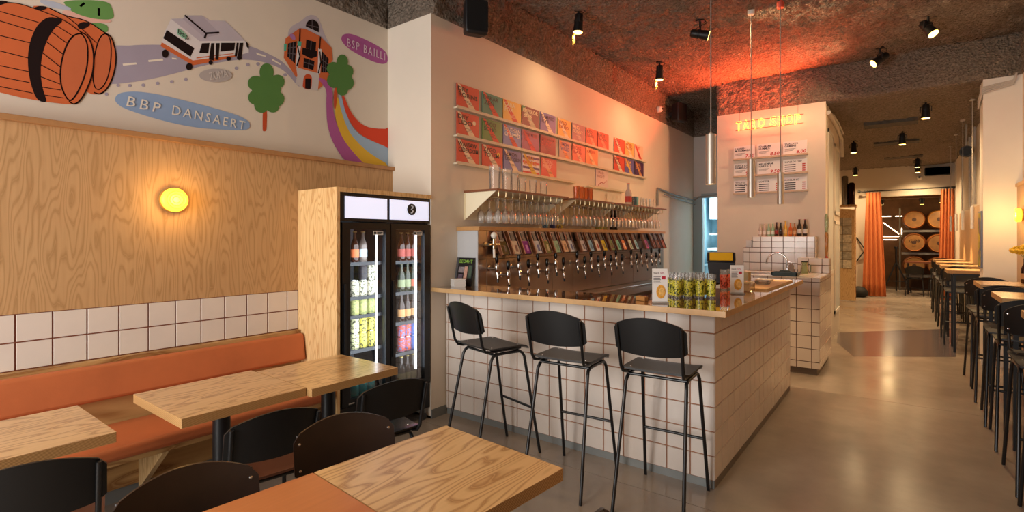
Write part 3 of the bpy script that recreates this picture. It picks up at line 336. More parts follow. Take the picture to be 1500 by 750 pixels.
for k,e in enumerate(MUR):
    B=ebox(e); ly=max([l for l,b in LAY if not (b[1]<B[0] or b[0]>B[1] or b[3]<B[2] or b[2]>B[3])]+[0])+1; LAY.append((ly,B)); x=XL+.0006+  .0002*ly; m=MB()
    if e[2]=='poly': m.poly([(x,min(y,YP-.002),max(2.175,min(z,ZT))) for y,z in e[3]])
    elif e[2]=='multi':
        for j,q in enumerate(e[3]): m.poly([(x+.00003*j,y,z) for y,z in q])
    else:
        pts=e[3]; wd=e[4]*.36
        for (a,b),(c,d) in zip(pts[:-1],pts[1:]):
            L=math.hypot(c-a,d-b) or 1; ny,nz=-(d-b)/L*wd,(c-a)/L*wd; ey,ez=(c-a)/L*wd*.6,(d-b)/L*wd*.6
            m.poly([(x,a+ny-ey,b+nz-ez),(x,a-ny-ey,b-nz-ez),(x,c-ny+ey,d-nz+ez),(x,c+ny+ey,d+nz+ez)])
    m.build(e[0],P(MCOL[e[1]],.8,spec=.2,var=.04,vs=4),mu)
cr=P('#e3dacb',.8); xt=XL+.0006+  .0002*(max(l for l,b in LAY)+1); print('mural layers',max(l for l,b in LAY))
text('BBP',(xt,1.08,2.335),(0,.20,-.012),(0,.05,1),.175,.062,cr,mu,shear=.15,sp=1.4); text('DANSAERT',(xt,1.325,2.328),(0,.48,-.024),(0,.03,1),.46,.062,cr,mu,shear=.1,sp=1.35)
text('BSP BAILLI',(xt,2.64,3.155),(0,.41,-.012),(0,.02,1),.40,.07,P('#dcc6d2',.8),mu,sp=1.3); text('ZUMA',(xt,1.555,2.606),(0,.14,.06),(0,-.2,1),.13,.048,P('#cfc7c1',.8),mu); text('bsp',(xt,1.359,2.853),(0,.05,-.022),(0,.1,1),.07,.042,P('#10200f',.8),mu)
# ================================================================ LEFT SIDE: sconce, bench, tables, chairs
def sconce(x,y,z,n,label,power):
    t=thing('wall_sconce',label,'wall lamp',(x,y,z-.075))
    MB().lathe([(.078,0),(.078,n*.012),(.07,n*.014)],(x,y,z),28,ax='x').build('back_plate',P('#c9a35a',.3,metal=.6),t)
    s=MB().lathe([(.066,n*.014),(.074,n*.03),(.075,n*.048),(.066,n*.06),(.03,n*.066),(.001,n*.067)],(x,y,z),28,ax='x').build('lamp_shade',EM('#ffb030',SCON),t)
    for r in (.02,.036,.052): MB().tube([(x+n*.068,y+r*math.cos(a*math.pi/10),z+r*math.sin(a*math.pi/10)) for a in range(20)],.0022,5,closed=True).build('shade_ring',EM('#ff9a18',SCON*.8),s)
    l=point('sconce_bulb',(x+n*.13,y,z),power,(1,.62,.22),.05); l.parent=t; l.location=Vector((x+n*.13,y,z))-t.location
sconce(XP,1.305,1.772,1,'round glowing amber sconce on the plywood wainscot above the bench',3)
b=thing('bench','long plywood bench with burnt orange padded seat and back','bench',(-3.45,.2,0))
MB().prism([(-3.655,Y0+.1,.62),(-3.57,Y0+.1,.62),(-3.60,Y0+.1,.818),(-3.655,Y0+.1,.818)],(0,4.652,0)).build('back_cushion',VIN,b,bevel=.022,seg=4)
MB().box(-3.655,-3.185,Y0+.1,2.15,.395,.465).build('seat_cushion',VIN,b,bevel=.025,seg=4)
MB().box(-3.655,-3.215,Y0+.1,2.15,.365,.395).build('seat_board',PLYB,b,bevel=.002)
MB().box(-3.645,-3.62,Y0+.1,2.15,.085,.365).build('front_panel',PLYB,b)
for y in (-.9,.10,1.10,1.99): MB().prism([(-3.62,y,.365),(-3.25,y,.365),(-3.26,y,.34),(-3.60,y,.06),(-3.62,y,.06)],(0,.03,0)).build('brace',PLYF,b)
def table(label,cx,cy,sx,sy,rz=0,m=None,z=.75,group=None):
    t=thing('dining_table',label,'table',(cx,cy,0),rz,group); m=m or PLYT; h=.042
    v=[(a*sx/2,c*sy/2,e) for e in (z-h,z) for a,c in ((-1,-1),(1,-1),(1,1),(-1,1))]
    q=MB(); q.add(v,[(0,3,2,1),(4,5,6,7)],0); q.add(v,[(0,1,5,4),(1,2,6,5),(2,3,7,6),(3,0,4,7)],1)
    q.build('table_top',[m,EDGE],t,bevel=.002,local=True)
    MB().cyl((0,0,.03),(0,0,z-h-.008),.041,n=24).build('pedestal',P('#15171b',.35),t,local=True)
    MB().box(-.16,.16,-.16,.16,z-h-.008,z-h).build('mounting_plate',BLK,t,local=True)
    MB().lathe([(.21,0),(.21,.012),(.06,.024),(.05,.034)],n=32).build('base_plate',BLK,t,local=True); return t
table('pine plywood table at the left edge of the photo, by the bench',-2.81,.385,.55,.62)
table('pine plywood table in front of the bench with its layered edge towards the left',-2.785,1.206,.59,.585)
table('pine plywood table nearest the drinks fridge, pushed against the next table',-2.735,1.787,.58,.57)
table('glossy pine table in the foreground beside the bar stools',-1.25,1.24,.602,.58,math.radians(-4.5))
table('reddish orange wooden table at the bottom edge, butted to the glossy pine one',-1.297,.658,.602,.58,math.radians(-4.5),PLYR)
def make_chair(name,label,cat,H,xf,yf,seatm,backm,group=None,stool=False):
    t=thing(name,label,cat,(0,0,0),0,group); r=.0105; xs=.168; fr=STEELB
    for s in (-1,1):
        MB().tube([(s*xf,-yf,0),(s*(xs+.004),-.13,H-.075),(s*xs,-.115,H-.05),(s*xs,-.09,H-.036),(s*xs,.0,H-.034)],r,8).build('leg',fr,t,local=True)
        MB().tube([(s*xf,yf,0),(s*(xs+.004),.155,H-.075),(s*xs,.14,H-.05),(s*xs,.115,H-.036),(s*xs,.0,H-.034)],r,8).build('leg',fr,t,local=True)
        MB().tube([(s*.16,.13,H-.014),(s*.165,-.14,H-.014),(s*.17,-.178,H-.004),(s*.174,-.2,H+.03),(s*.178,-.258,H+.272)],.0095,8).build('back_tube',fr,t,local=True)
    MB().tube([(-xs,-.10,H-.036),(xs,-.10,H-.036)],.009,8).build('cross_bar',fr,t,local=True); MB().tube([(-xs,.12,H-.036),(xs,.12,H-.036)],.009,8).build('cross_bar',fr,t,local=True)
    if stool:
        k=(.33)/(H-.075); y=yf+(.155-yf)*k; x=xf+(xs+.004-xf)*k
        MB().tube([(-x,y,.33),(x,y,.33)],.009,8).build('footrest',fr,t,local=True)
    def sf(u,v): return (.192*u*(1-.10*max(0,(abs(v)-.75)/.25)**2),.005+.19*v,H+.006*u*u-.006-.028*max(0,(v-.62)/.38)**2+.012*max(0,(-v-.7)/.3)**2)
    st=MB().sheet(sf,10,10,(0,0,1),.011).build('seat',seatm,t,local=True)
    def bf(u,v):
        e=max(0,(abs(u)-.86)/.14)**2; zt=H+.322-.052*u*u-.018*e; zb=H+.105+.016*u*u+.016*e; z=zb+(zt-zb)*(v+1)/2
        return (.2*u,-.196-.24*(z-H-.04)/1.0-.036*(1-u*u)+.008,z)
    bk=MB().sheet(bf,16,5,(0,1,0),.011).build('backrest',backm,t,local=True)
    q=MB()
    for s in (-1,1):
        for z in (H+.15,H+.245):
            y=-.196-.24*(z-H-.04)-.036*(1-.89**2)+.018; q=MB().lathe([(.0065,0),(.006,.003),(.002,.0045)],(s*.178,y,z),8,ax='y'); q.build('rivet',CHROME,bk,local=True)
    for s in (-1,1):
        for y in (-.11,.11): MB().lathe([(.006,0),(.005,.003)],(s*.15,y,H+.008),8).build('rivet',CHROME,st,local=True)
    return t
R=math.radians
ch=make_chair('dining_chair','black backed chair with brown seat facing the bench, at left edge of photo','chair',.48,.19,.23,SEATBR,BLK,'chairs around the low tables')
ch.location=(-2.54,.46,0); ch.rotation_euler.z=R(75)
dup(ch,(-2.396,1.20,0),R(80),'black backed chair with worn brown seat facing the bench, before the pine table')
c5=make_chair('dining_chair','black chair with black seat reflecting the drinks fridge beside it','chair',.48,.19,.23,BLKG,BLK,'chairs around the low tables')
c5.location=(-2.358,1.83,0); c5.rotation_euler.z=R(77.5)
c4=make_chair('dining_chair','dark brown chair with rivets showing, pushed to the glossy pine table','chair',.48,.19,.23,SEATBR,DKBR,'chairs around the low tables')
c4.location=(-1.602,1.187,0); c4.rotation_euler.z=R(-111)
dup(c4,(-1.558,.64,0),R(-100),'large dark brown chair back with rivets in the bottom foreground')
dup(c4,(-.945,1.17,0),R(88),'dark chair of which only a back corner shows at the bottom edge')
s1=make_chair('bar_stool','black bar stool at the bar front, rightmost, by the tiled corner','stool',.78,.195,.28,STOOLS,BLK,'bar stools',True); s1.location=(-1.13,2.93,0); s1.rotation_euler.z=R(4)
dup(s1,(-1.70,2.86,0),R(4.5),'black bar stool at the bar front, middle one of three')
dup(s1,(-2.34,2.84,0),R(-15),'black bar stool at the bar front, leftmost, nearest the fridge')
# ================================================================ DRINKS FRIDGE
fs=thing('fridge_surround','pale plywood box built around the black drinks fridge','cabinet',(-3.45,2.17,0))
MB().box(-3.698,-3.196,2.158,2.184,0,1.895).build('side_panel',PLYF,fs,bevel=.0015); MB().box(-3.698,-3.196,2.184,3.074,1.862,1.895).build('top_panel',PLYF,fs,bevel=.0015)
fg=thing('drinks_fridge','black two door glass fronted fridge full of bottles and cans','fridge',(-3.46,2.63,.03)); FK=P('#0a0b0f',.35); FI=P('#7d838c',.5)
MB().box(-3.68,-3.66,2.19,3.07,.10,1.855).build('back_wall',FI,fg); MB().box(-3.68,-3.245,2.19,2.215,.10,1.855).box(-3.68,-3.245,3.045,3.07,.10,1.855).build('side_wall',FK,fg)
MB().box(-3.66,-3.245,2.215,3.045,.10,.305).build('plinth',FK,fg); MB().box(-3.66,-3.215,2.19,3.07,1.655,1.858).build('header',FK,fg)
MB().box(-3.245,-3.215,2.19,3.07,.10,.305).build('grille',P('#08090c',.5),fg); MB().box(-3.66,-3.26,2.63,2.65,.305,1.655).build('divider',FK,fg)
for a,b_ in ((2.235,2.612),(2.643,3.05)): MB().box(-3.215,-3.207,a,b_,1.677,1.835).build('sign_panel',EM('#dfe6ff',SIGN),fg)
em=MB().lathe([(.047,.0),(.047,.003)],(-3.206,2.86,1.765),28,ax='x').build('emblem',P('#15161a',.5),fg,label='dark round emblem with a pale figure')
MB().tube([(-3.2015,2.853,1.795),(-3.2015,2.872,1.79),(-3.2015,2.868,1.775),(-3.2015,2.852,1.765),(-3.2015,2.872,1.755),(-3.2015,2.866,1.738),(-3.2015,2.85,1.735)],.005,6).build('emblem_figure',P('#c9ccd6',.5),em)
for a,b_,g0,g1 in ((2.205,2.638,2.272,2.592),(2.645,3.062,2.69,2.997)):
    d=MB().box(-3.243,-3.2,a,g0,.315,1.645).box(-3.243,-3.2,g1,b_,.315,1.645).box(-3.243,-3.2,g0,g1,.315,.36).box(-3.243,-3.2,g0,g1,1.598,1.645).build('door',FK,fg)
    MB().box(-3.222,-3.218,g0,g1,.36,1.598).build('door_glass',PANE,d); MB().box(-3.199,-3.188,a+.012,a+.03,.6,1.2).build('door_handle',P('#1b1c20',.3),d)
    MB().box(-3.2165,-3.2155,g1-.105,g1-.012,1.556,1.585).build('sticker',P('#d9d9d6',.6),d); MB().box(-3.2152,-3.2149,g1-.10,g1-.078,1.562,1.579).box(-3.2152,-3.2149,g1-.07,g1-.018,1.572,1.579).box(-3.2152,-3.2149,g1-.07,g1-.03,1.562,1.567).build('sticker_print',P('#24262a',.6),d)
    MB().box(-3.199,-3.196,a+.05,a+.10,.328,.338).build('lock',CHROME,d)
    s=MB().box(-3.262,-3.248,g1-.050,g1-.041,.44,1.56).build('light_strip',EM('#e8f2ff',LEDS),fg)
for zs,a,b_ in (((1.345,1.088,.946,.69,.315),2.217,2.628),((1.34,1.087,.842,.592,.315),2.652,3.043)):
    for z in zs:
        q=MB()
        for k in range(7): q.tube([(-3.64+.06*k,a,z-.006),(-3.64+.06*k,b_,z-.006)],.003,5)
        q.box(-3.275,-3.268,a,b_,z-.02,z+.006); q.build('wire_shelf',P('#22262b',.5),fg)
for y in (2.24,3.02): MB().lathe([(.03,-.012),(.03,.012)],(-3.24,y,.0305),14,ax='x').tube([(-3.24,y,.03),(-3.24,y,.10)],.01,6).build('castor',P('#4a4a4c',.4,metal=.5),fg)
l=area('fridge_glow',(-3.30,2.40,1.2),(0,R(90),0),1.0,.3,FRIP,(.85,.93,1)); l.parent=fg; l.location=Vector((-3.255,2.45,1.0))-fg.location; l.rotation_euler=(0,R(90),0)
l=area('fridge_glow',(0,0,0),(0,0,0),1.0,.3,FRIP,(.85,.93,1)); l.parent=fg; l.location=Vector((-3.255,2.84,1.0))-fg.location; l.rotation_euler=(0,R(90),0)
def printm(a,b,sc=60):
    k=('pr',a,b,sc)
    if k in MC: return MC[k]
    m,nt,bs=newmat('print_'+a.strip('#')+b.strip('#')); tc=N(nt,'ShaderNodeTexCoord'); n=noisen(nt,tc.outputs['Object'],sc,2); nt.links.new(ramp(nt,n,[(.5,lin(a)),(.6,lin(b))]),bs.inputs['Base Color']); bs.inputs['Roughness'].default_value=.35; MC[k]=m; return m
BC={}
def bottle(loc,label,cat,group,h=.235,r=.031,gl='#2a1208',lb='#c9b27a',cap='#b0a060',name='beer_bottle',n=14,lh=(.16,.42)):
    k=(h,r,gl,lb,cap,name)
    if k in BC: return dup(BC[k],loc,random.uniform(0,6),label,group)
    t=thing(name,label,cat,loc,0,group)
    MB().lathe([(r*.9,0),(r,.006),(r,h*.55),(r*.85,h*.63),(r*.45,h*.76),(r*.4,h*.95),(r*.46,h*.955),(r*.46,h*.975)],n=n).build('bottle_glass',P(gl,.08,spec=.8),t,local=True)
    MB().lathe([(r*1.02,h*lh[0]),(r*1.02,h*lh[1])],n=n,cap=False).build('paper_label',P(lb,.6),t,local=True)
    MB().lathe([(r*.5,h*.965),(r*.5,h*.995),(r*.4,h)],n=n).build('cap',P(cap,.35,metal=.5),t,local=True); BC[k]=t; return t
def can(loc,label,group,a,b,h=.122,r=.033,sc=75):
    k=('can',a,b,h,r)
    if k in BC: return dup(BC[k],loc,random.uniform(0,6),label,group)
    t=thing('beer_can',label,'can',loc,0,group)
    MB().lathe([(r*.8,0),(r,.01),(r,h-.016),(r*.83,h-.004)],n=16).build('can_body',printm(a,b,sc),t,local=True)
    MB().lathe([(r*.83,h-.004),(r*.85,h),(r*.76,h),(r*.74,h-.004)],n=16).build('can_lid',CHROME,t,local=True); BC[k]=t; return t
XF=-3.325
YL=(2.40,2.475,2.55)
bottle((XF,YL[0],1.348),'bottle with orange label on the top shelf behind the left fridge door','bottle','fridge bottles',gl='#3c1f16',lb='#c9683c')
bottle((XF,YL[1],1.348),'bottle with pale blue label on the top shelf behind the left fridge door','bottle','fridge bottles',gl='#6d625c',lb='#a9c9d6')
for i,y in enumerate(YL):
    can((XF,y,1.09),'cream can in the lower layer on the second shelf, %s from left, left fridge door'%ORD[i],'fridge cans','#cfc9b4','#4b5240')
    if i: can((XF,y,1.213),('dark can' if i==1 else 'cream can')+' in the upper layer on the second shelf, left fridge door','fridge cans','#2d2a30' if i==1 else '#cfc9b4','#17161b' if i==1 else '#4b5240')
    can((XF,y,.948),'green and yellow can on the third shelf, %s from left, left fridge door'%ORD[i],'fridge cans','#a9ac6c','#7d8a58')
    for j in (0,1): can((XF,y,.692+.123*j),'bright yellow can on the fourth shelf, %s layer, %s from left, left fridge door'%(('lower','upper')[j],ORD[i]),'fridge cans','#c9bd55' if i else '#cfd0a0','#3d4030')
    bottle((XF,y,.317),'teal bottle on the bottom shelf, %s from left, left fridge door'%ORD[i],'bottle','fridge bottles',gl='#2f8f8c',lb='#1f6f70',cap='#c9c9c9')
YR=(2.855,2.92,2.985)
for i,y in enumerate(YR):
    bottle((XF,y,1.342),'dark bottle with reddish label on the top shelf, %s from left, right fridge door'%ORD[i],'bottle','fridge bottles',gl='#31150f',lb='#8f4038')
    bottle((XF,y,1.089),'green bottle on the second shelf, %s from left, right fridge door'%ORD[i],'bottle','fridge bottles',gl='#2e3427',lb='#7e8a6a' if i<2 else '#b05f4a')
    bottle((XF,y,.844),'brown bottle with tan label on the third shelf, %s from left, right fridge door'%ORD[i],'bottle','fridge bottles',gl='#2b1a12',lb='#b88a5a')
    for j in (0,1): can((XF,y,.594+.123*j),'%s can on the fourth shelf, %s layer, right fridge door'%(('red and blue','orange and blue','blue')[i],('lower','upper')[j]),'fridge cans',('#b5483a','#c4562f','#3b63b0')[i],('#5577a8','#4a6fb0','#2b4a94')[i])
    bottle((XF,y,.317),'dark bottle with olive label on the bottom shelf, %s from left, right fridge door'%ORD[i],'bottle','fridge bottles',gl='#3a3532',lb='#7d7a48')

# ================================================================ THE BAR
bx=-.931; by=3.258
bc=thing('bar_counter','long bar base clad in square white tiles with brown joints','bar',(-2.0,3.5,0))
MB().box(-3.2,bx,by,3.66,.05,1.075).build('front_body',GROUTB,bc); MB().box(-1.5,bx,3.66,5.84,.05,1.075).build('side_body',GROUTB,bc)
MB().box(-3.19,bx+.002,by-.002,3.66,0,.05).build('kick_plate',P('#8b8f8e',.4,metal=.3),bc); MB().box(-1.5,bx+.004,3.262,5.835,0,.05).build('kick_plate',P('#6f6258',.45,metal=.2),bc)
rows=[.05,.198,.348,.498,.648,.798,.948,1.0755]
tiles(bc,by,'x','z',[-3.2]+[-.925-.15*k for k in range(15,-1,-1)],rows,-1)
tiles(bc,bx,'y','z',[3.252+.15*k for k in range(18)]+[5.84],rows,1)
wt=MB(); L=[(-3.203,3.08),(-.816,3.08),(-.816,5.89),(-1.52,5.89),(-1.52,3.52),(-3.203,3.52)]
wt.add([(x,y,z) for z in (1.076,1.113) for x,y in L],[tuple(range(6))[::-1]],1); k=len(wt.v)
wt.f.append(list(range(6,12))); wt.m.append(0); wt.s.append(False)
for i in range(6): wt.f.append([i,(i+1)%6,6+(i+1)%6,6+i]); wt.m.append(1); wt.s.append(False)
tag(wt.build('bar_worktop',[P('#7d5236',.07,var=.12,vs=7,coat=1.0),OAK],bevel=.002),'glossy L shaped oak worktop lying on the tiled bar','worktop')
# tap wall
XT=-2.962
tw=thing('tap_station','long steel tap station along the bar wall under the hanging glasses','tap station',(-3.08,5.5,.93))
MB().box(-3.203,XT-.002,3.40,3.412,.93,1.597).build('side_panel',P('#c9ccd0',.35,metal=.3),tw)
MB().box(-3.203,XT-.006,3.412,7.73,.93,1.597).build('core',P('#3a302b',.7),tw)
yc=[3.402,3.52,4.6,5.02,5.96,6.62,7.73]
for a,b_ in zip(yc[:-1],yc[1:]):
    for c,d in ((.93,1.343),(1.347,1.597)): MB().box(XT-.006,XT,a+.002,b_-.002,c,d).build('steel_panel',COPPER,tw,bevel=.001)
MB().box(-3.203,-2.935,3.385,7.74,1.597,1.634).build('wooden_ledge',P('#b98a55',.45,var=.12,vs=9),tw,bevel=.002)
MB().tube([(-2.945,3.55,1.50),(-2.945,7.65,1.50)],.008,8).build('badge_rail',P('#a58a6a',.25,metal=1),tw)
tag(MB().box(XT+.001,-2.45,3.6,7.72,.86,.9).box(XT+.02,-2.5,3.65,7.7,0,.86).build('back_counter',STEEL),'low steel back counter below the beer taps','counter')
tag(MB().box(XT+.003,-2.74,3.7,7.5,.901,.925).build('drip_tray',STEEL,bevel=.004),'long steel drip tray on the back counter below the taps','tray')
tap=None
def put_tap(y,z,label):
    global tap
    if tap is None:
        tap=thing('beer_tap',label,'beer tap',(0,0,0),0,'beer taps')
        MB().lathe([(.026,.0005),(.026,.008),(.013,.010),(.013,.085)],(0,0,0),12,ax='x').lathe([(.012,-.035),(.017,-.03),(.018,.02),(.014,.045),(.009,.05)],(.092,0,0),12).tube([(.092,0,-.025),(.1,0,-.05),(.105,0,-.085)],[.011,.010,.008],10).build('tap_body',CHROME,tap,local=True)
        MB().lathe([(.006,.05),(.012,.056),(.017,.085),(.0165,.12),(.010,.132),(.001,.134)],(.092,0,0),12).build('tap_handle',BLKG,tap,local=True)
        MB().lathe([(.009,-.12),(.0095,-.085)],(.105,0,0),10).build('spout_tip',P('#1a1a1a',.3),tap,local=True); tap.location=(XT,y,z); return
    dup(tap,(XT,y,z),0,label)
HI=[3.548,3.875,4.185,4.513,4.947,5.262,5.594,5.906,6.35,6.683,7.025,7.331]; LO=[3.713,4.028,4.351,4.664,5.118,5.441,5.767,6.079,6.532,6.862,7.2]
for i,y in enumerate(HI): put_tap(y,1.262,'chrome beer tap with black handle, upper row, %s from left'%ORD[i])
for i,y in enumerate(LO): put_tap(y,1.195,'chrome beer tap with black handle, lower row, %s from left'%ORD[i])
bt=thing('beer_tap','old style tap with white ball knob and pale lever, topmost and leftmost','beer tap',(XT,3.50,1.46))
MB().lathe([(.03,.001),(.03,.01),(.012,.012),(.012,.10)],(XT,3.50,1.47),12,ax='x').tube([(XT+.1,3.42,1.475),(XT+.1,3.58,1.475)],.012,10).lathe([(.014,-.04),(.018,.0),(.014,.05)],(XT+.1,3.50,1.475),12).build('tap_body',P('#c8b89a',.2,metal=1),bt)
MB().lathe([(.003,-.03),(.02,-.022),(.03,0),(.02,.022),(.003,.03)],(XT+.1,3.50,1.555),14).build('knob',P('#d9d2c4',.3),bt); MB().tube([(XT+.1,3.50,1.44),(XT+.104,3.50,1.36)],.011,10).build('lever',P('#e3dccf',.4),bt)
BD=[('#6b5c34','olive'),('#e3d2c0','cream and brown'),('#93409a','purple'),('#d9dce8','white and blue'),('#8f8b56','mossy beige'),('#a9d0b6','mint'),('#d9b99a','tan'),('#c9cfe0','white and navy'),('#cfcbd3','white and grey'),('#8fbfe0','light blue'),('#e6ddd8','white and red'),('#dcc33c','yellow'),('#7f8f62','green and brown'),('#7fc2ae','turquoise'),('#e08a5a','orange'),('#cfd9c6','pale green'),('#9accdc','sky blue'),('#b0609c','pink and purple'),('#5a3526','brown'),('#6b3d2a','chestnut'),('#8a4230','red brown')]
BY=[3.66,3.83,4.0,4.19,4.36,4.54,4.70,4.83,5.09,5.265,5.42,5.59,5.80,5.98,6.145,6.34,6.52,6.87,7.15,7.30,7.49]
K2=['#2a2416','#6b2f1d','#c86fd0','#2b47a0','#c9c19a','#5f9a78','#8a6040','#2c3f86','#54506a','#3a6a9a','#b0382c','#8a7412','#6a3a26','#2f7f70','#efe0d0','#6f8f66','#3f7fa0','#5a2a5f','#8a5a40','#9a6a4a','#b06a50']
td=Vector((.085,0,-.212)).normalized(); tn=Vector((.212,0,.085)).normalized()
for i,(y,(c,nm)) in enumerate(zip(BY,BD)):
    p0=Vector((XT+.016,y,1.592)); t=thing('tap_badge','slanting tap badge board with %s label above the taps'%nm,'badge',(XT+.05,y,1.37),0,'tap badges')
    def slab(a0,a1,y0,y1,n0,n1):
        return MB().hexa([tuple(p0+td*a+tn*n+Vector((0,yy,0))) for n in (n0,n1) for a,yy in ((a1,y0),(a1,y1),(a0,y1),(a0,y0))])
    slab(0,.232,-.05,.05,-.008,.008).build('board',P('#3b2015',.4,var=.2,vs=14),t,bevel=.002)
    slab(.0,.232,-.062,-.05,-.012,.02).build('board_edge',P('#8a5534',.45,var=.2,vs=14),t); slab(.0,.232,.05,.062,-.012,.02).build('board_edge',P('#4a2818',.45),t)
    slab(.02,.09,-.022,.022,.008,.013).build('clip',P('#6f6a66',.6),t)
    lb=slab(.10,.226,-.048,.049,.008,.012).build('badge_label',P(c,.75,spec=.2),t); slab(.14,.205,-.005,.028,.0121,.0128).build('badge_print',P(K2[i],.5),lb)
# posters on ledges
def ledge(y0,y1,z,label):
    return tag(MB().box(XB+.001,XB+.045,y0,y1,z-.014,z).box(XB+.039,XB+.045,y0,y1,z,z+.012).build('picture_ledge',P('#cdbfa6',.5),bevel=.001),label,'ledge','poster ledges')
ledge(3.35,7.56,2.70,'topmost long picture ledge on the bar wall'); ledge(3.35,7.56,2.45,'second long picture ledge on the bar wall'); ledge(3.35,5.42,2.203,'third picture ledge on the bar wall, left part'); ledge(5.75,6.78,2.19,'short picture ledge behind the glass shelf, right part')
RD='#c8432a'; CRM='#e0cdb0'
PO=[ # y0,y1,bg,stripe,text,textcol
 (2.70,[(3.38,3.68,RD,CRM,'DRY\nROBINS','#1c0f0c','red'),(3.73,4.04,'#2f7f70',RD,'DAKAR\nZEN','#1c1512','teal green'),(4.05,4.35,'#d9a748',RD,'CARA\nFOX',CRM,'yellow'),(4.37,4.68,'#6b2a2c','#a9a38c','EMPEROR\nBOB',CRM,'maroon with green corner'),(4.71,5.02,'#5b5f9a','#e0cdb8','DAMASO\nRYE','#1c1540','blue'),(5.07,5.36,'#dca542',CRM,'WILD\nPATIO','#8a3020','golden'),(5.39,5.71,'#6c6470','#8f8590','BIG\nSONNY',CRM,'grey'),(5.74,6.02,RD,'#e3a283','RED\nBARN','#5a140c','red orange'),(6.04,6.35,'#b23c2c','#e08a70','BRUT\nRIOJA','#3a100c','dark red'),(6.52,6.84,RD,CRM,'SOLO\nDUO','#5a1a3a','red with blue edge'),(6.86,7.17,'#d9a95e',CRM,'AFTER\nPARTY','#8a4a20','mustard'),(7.19,7.5,'#e0bfa6','#c8342a','NUIT','#c8342a','pale with red slash')]),
 (2.45,[(3.38,3.68,RD,CRM,'DRY\nLIDO','#1c0f0c','red with small pale sun'),(3.73,4.04,'#3f7f36',RD,'TACO\nSOHO','#1c1512','green'),(4.05,4.35,'#5b78b4',RD,'SOUTHERN\nOF SUMMER','#ece4dc','light blue'),(4.37,4.68,'#7c3a6a','#c8343a','CORTEZ\nX','#b02a3a','violet red'),(4.71,5.02,'#6c1f34','#7f2a3c','MERLOT\nDUNE','#b0303a','wine red'),(5.1,5.37,'#a58a7c','#e08a50','LIMON\nVILLE','#4a4a8a','mauve and orange'),(5.4,5.71,'#d46a56','#f0b090','ROSE\nBAIE','#a02a2a','salmon pink'),(5.73,6.04,'#e28a56','#f2c088','AMBER','#c85a30','bright apricot'),(6.51,6.84,RD,CRM,'DRY\nPICO','#5a1a1a','red beside the golden purple one'),(6.86,7.17,'#5f5a96','#e0b050','LUNA\nMIEL','#e0b050','purple with golden print'),(7.2,7.52,'#4a2450','#d08a50','NOIR\nGOLD','#d08a50','dark plum')]),
 (2.203,[(3.38,3.68,RD,CRM,'WARSAW\nCIDERDOM','#1c0f0c','red with long title'),(3.73,4.04,RD,CRM,'ZYGO\nTOTEM','#1c0f0c','red with round yellow dot'),(4.06,4.35,'#5b74b0',CRM,'LEMON\nUNICORN','#14122a','blue with cream stripe'),(4.38,4.69,'#d8cfd0','#d9b42e','CUBA\nLIBRE','#c8862a','striped red, white and blue'),(4.73,5.04,'#d2564a','#eca070','CORAL\nREEF','#f0b0a0','coral')])]
for r,(z,row) in enumerate(PO):
    for i,(a,b_,bg,st,tx,tc,nm) in enumerate(row):
        h=.222; x=XB+.012; t=thing('beer_poster','%s beer poster on the %s picture ledge'%(nm,('topmost','second','third')[r]),'poster',(x,(a+b_)/2,z),0,'beer posters')
        MB().box(x-.006,x,a,b_,z,z+h).build('poster_board',P(bg,.45,var=.03),t); w=b_-a
        MB().poly([(x+.0006,a+w*.02,z+h*.99),(x+.0006,a+w*.14,z+h*.99),(x+.0006,a+w*.90,z+h*.02),(x+.0006,a+w*.58,z+h*.02)]).build('poster_stripe',P(st,.5),t)
        if 'striped' in nm:
            for q in range(4): MB().poly([(x+.0004,a,z+h*(.06+.24*q)),(x+.0004,b_,z+h*(.06+.24*q)),(x+.0004,b_,z+h*(.17+.24*q)),(x+.0004,a,z+h*(.17+.24*q))]).build('poster_band',P(('#c23a34','#3f3a6e')[q%2],.5),t)
        if 'dot' in nm or 'sun' in nm: MB().poly([(x+.0008,b_-w*.22+.022*math.cos(q*.4),z+h*.66+.022*math.sin(q*.4)) for q in range(16)]).build('poster_dot',P('#f0c23a' if 'dot' in nm else CRM,.5),t)
        if 'green corner' in nm: MB().poly([(x+.0009,a,z+h),(x+.0009,a+w*.2,z+h),(x+.0009,a,z+h*.7)]).build('poster_corner',P('#3a7a4a',.5),t)
        ls=tx.split('\n'); k=P(tc,.5)
        for q,s in enumerate(ls): text(s,(x,a+w*.05+w*.03*q,z+h*(.71-.22*q)),UY,UZ,w*min(.88,.125*len(s)+.10),h*.19,k,t,off=.0016,bold=.02)
        ck=P('#2a1714' if tc!=CRM else CRM,.5); m=MB()
        for q in range(3): m.poly([(x+.001,a+w*(.30+.06*q),z+h*(.36-.055*q)),(x+.001,a+w*(.62+.04*q),z+h*(.36-.055*q)),(x+.001,a+w*(.62+.04*q),z+h*(.375-.055*q)),(x+.001,a+w*(.30+.06*q),z+h*(.375-.055*q))])
        m.build('caption_lines',ck,t)
t=thing('paper_card','small pinkish white card with red scribble behind the glass shelf','card',(XB+.012,6.16,2.19)); x=XB+.012
MB().box(x-.005,x,5.99,6.33,2.19,2.43).build('card_board',P('#dcc3bd',.6),t); text('TARO\nNIGHT',(x,6.03,2.32),UY,UZ,.2,.09,P('#8a3a40',.6),t); MB().tube([(x+.001,6.05,2.22),(x+.001,6.14,2.27),(x+.001,6.2,2.25),(x+.001,6.28,2.30)],.004,5).build('scribble',P('#b03a38',.6),t)
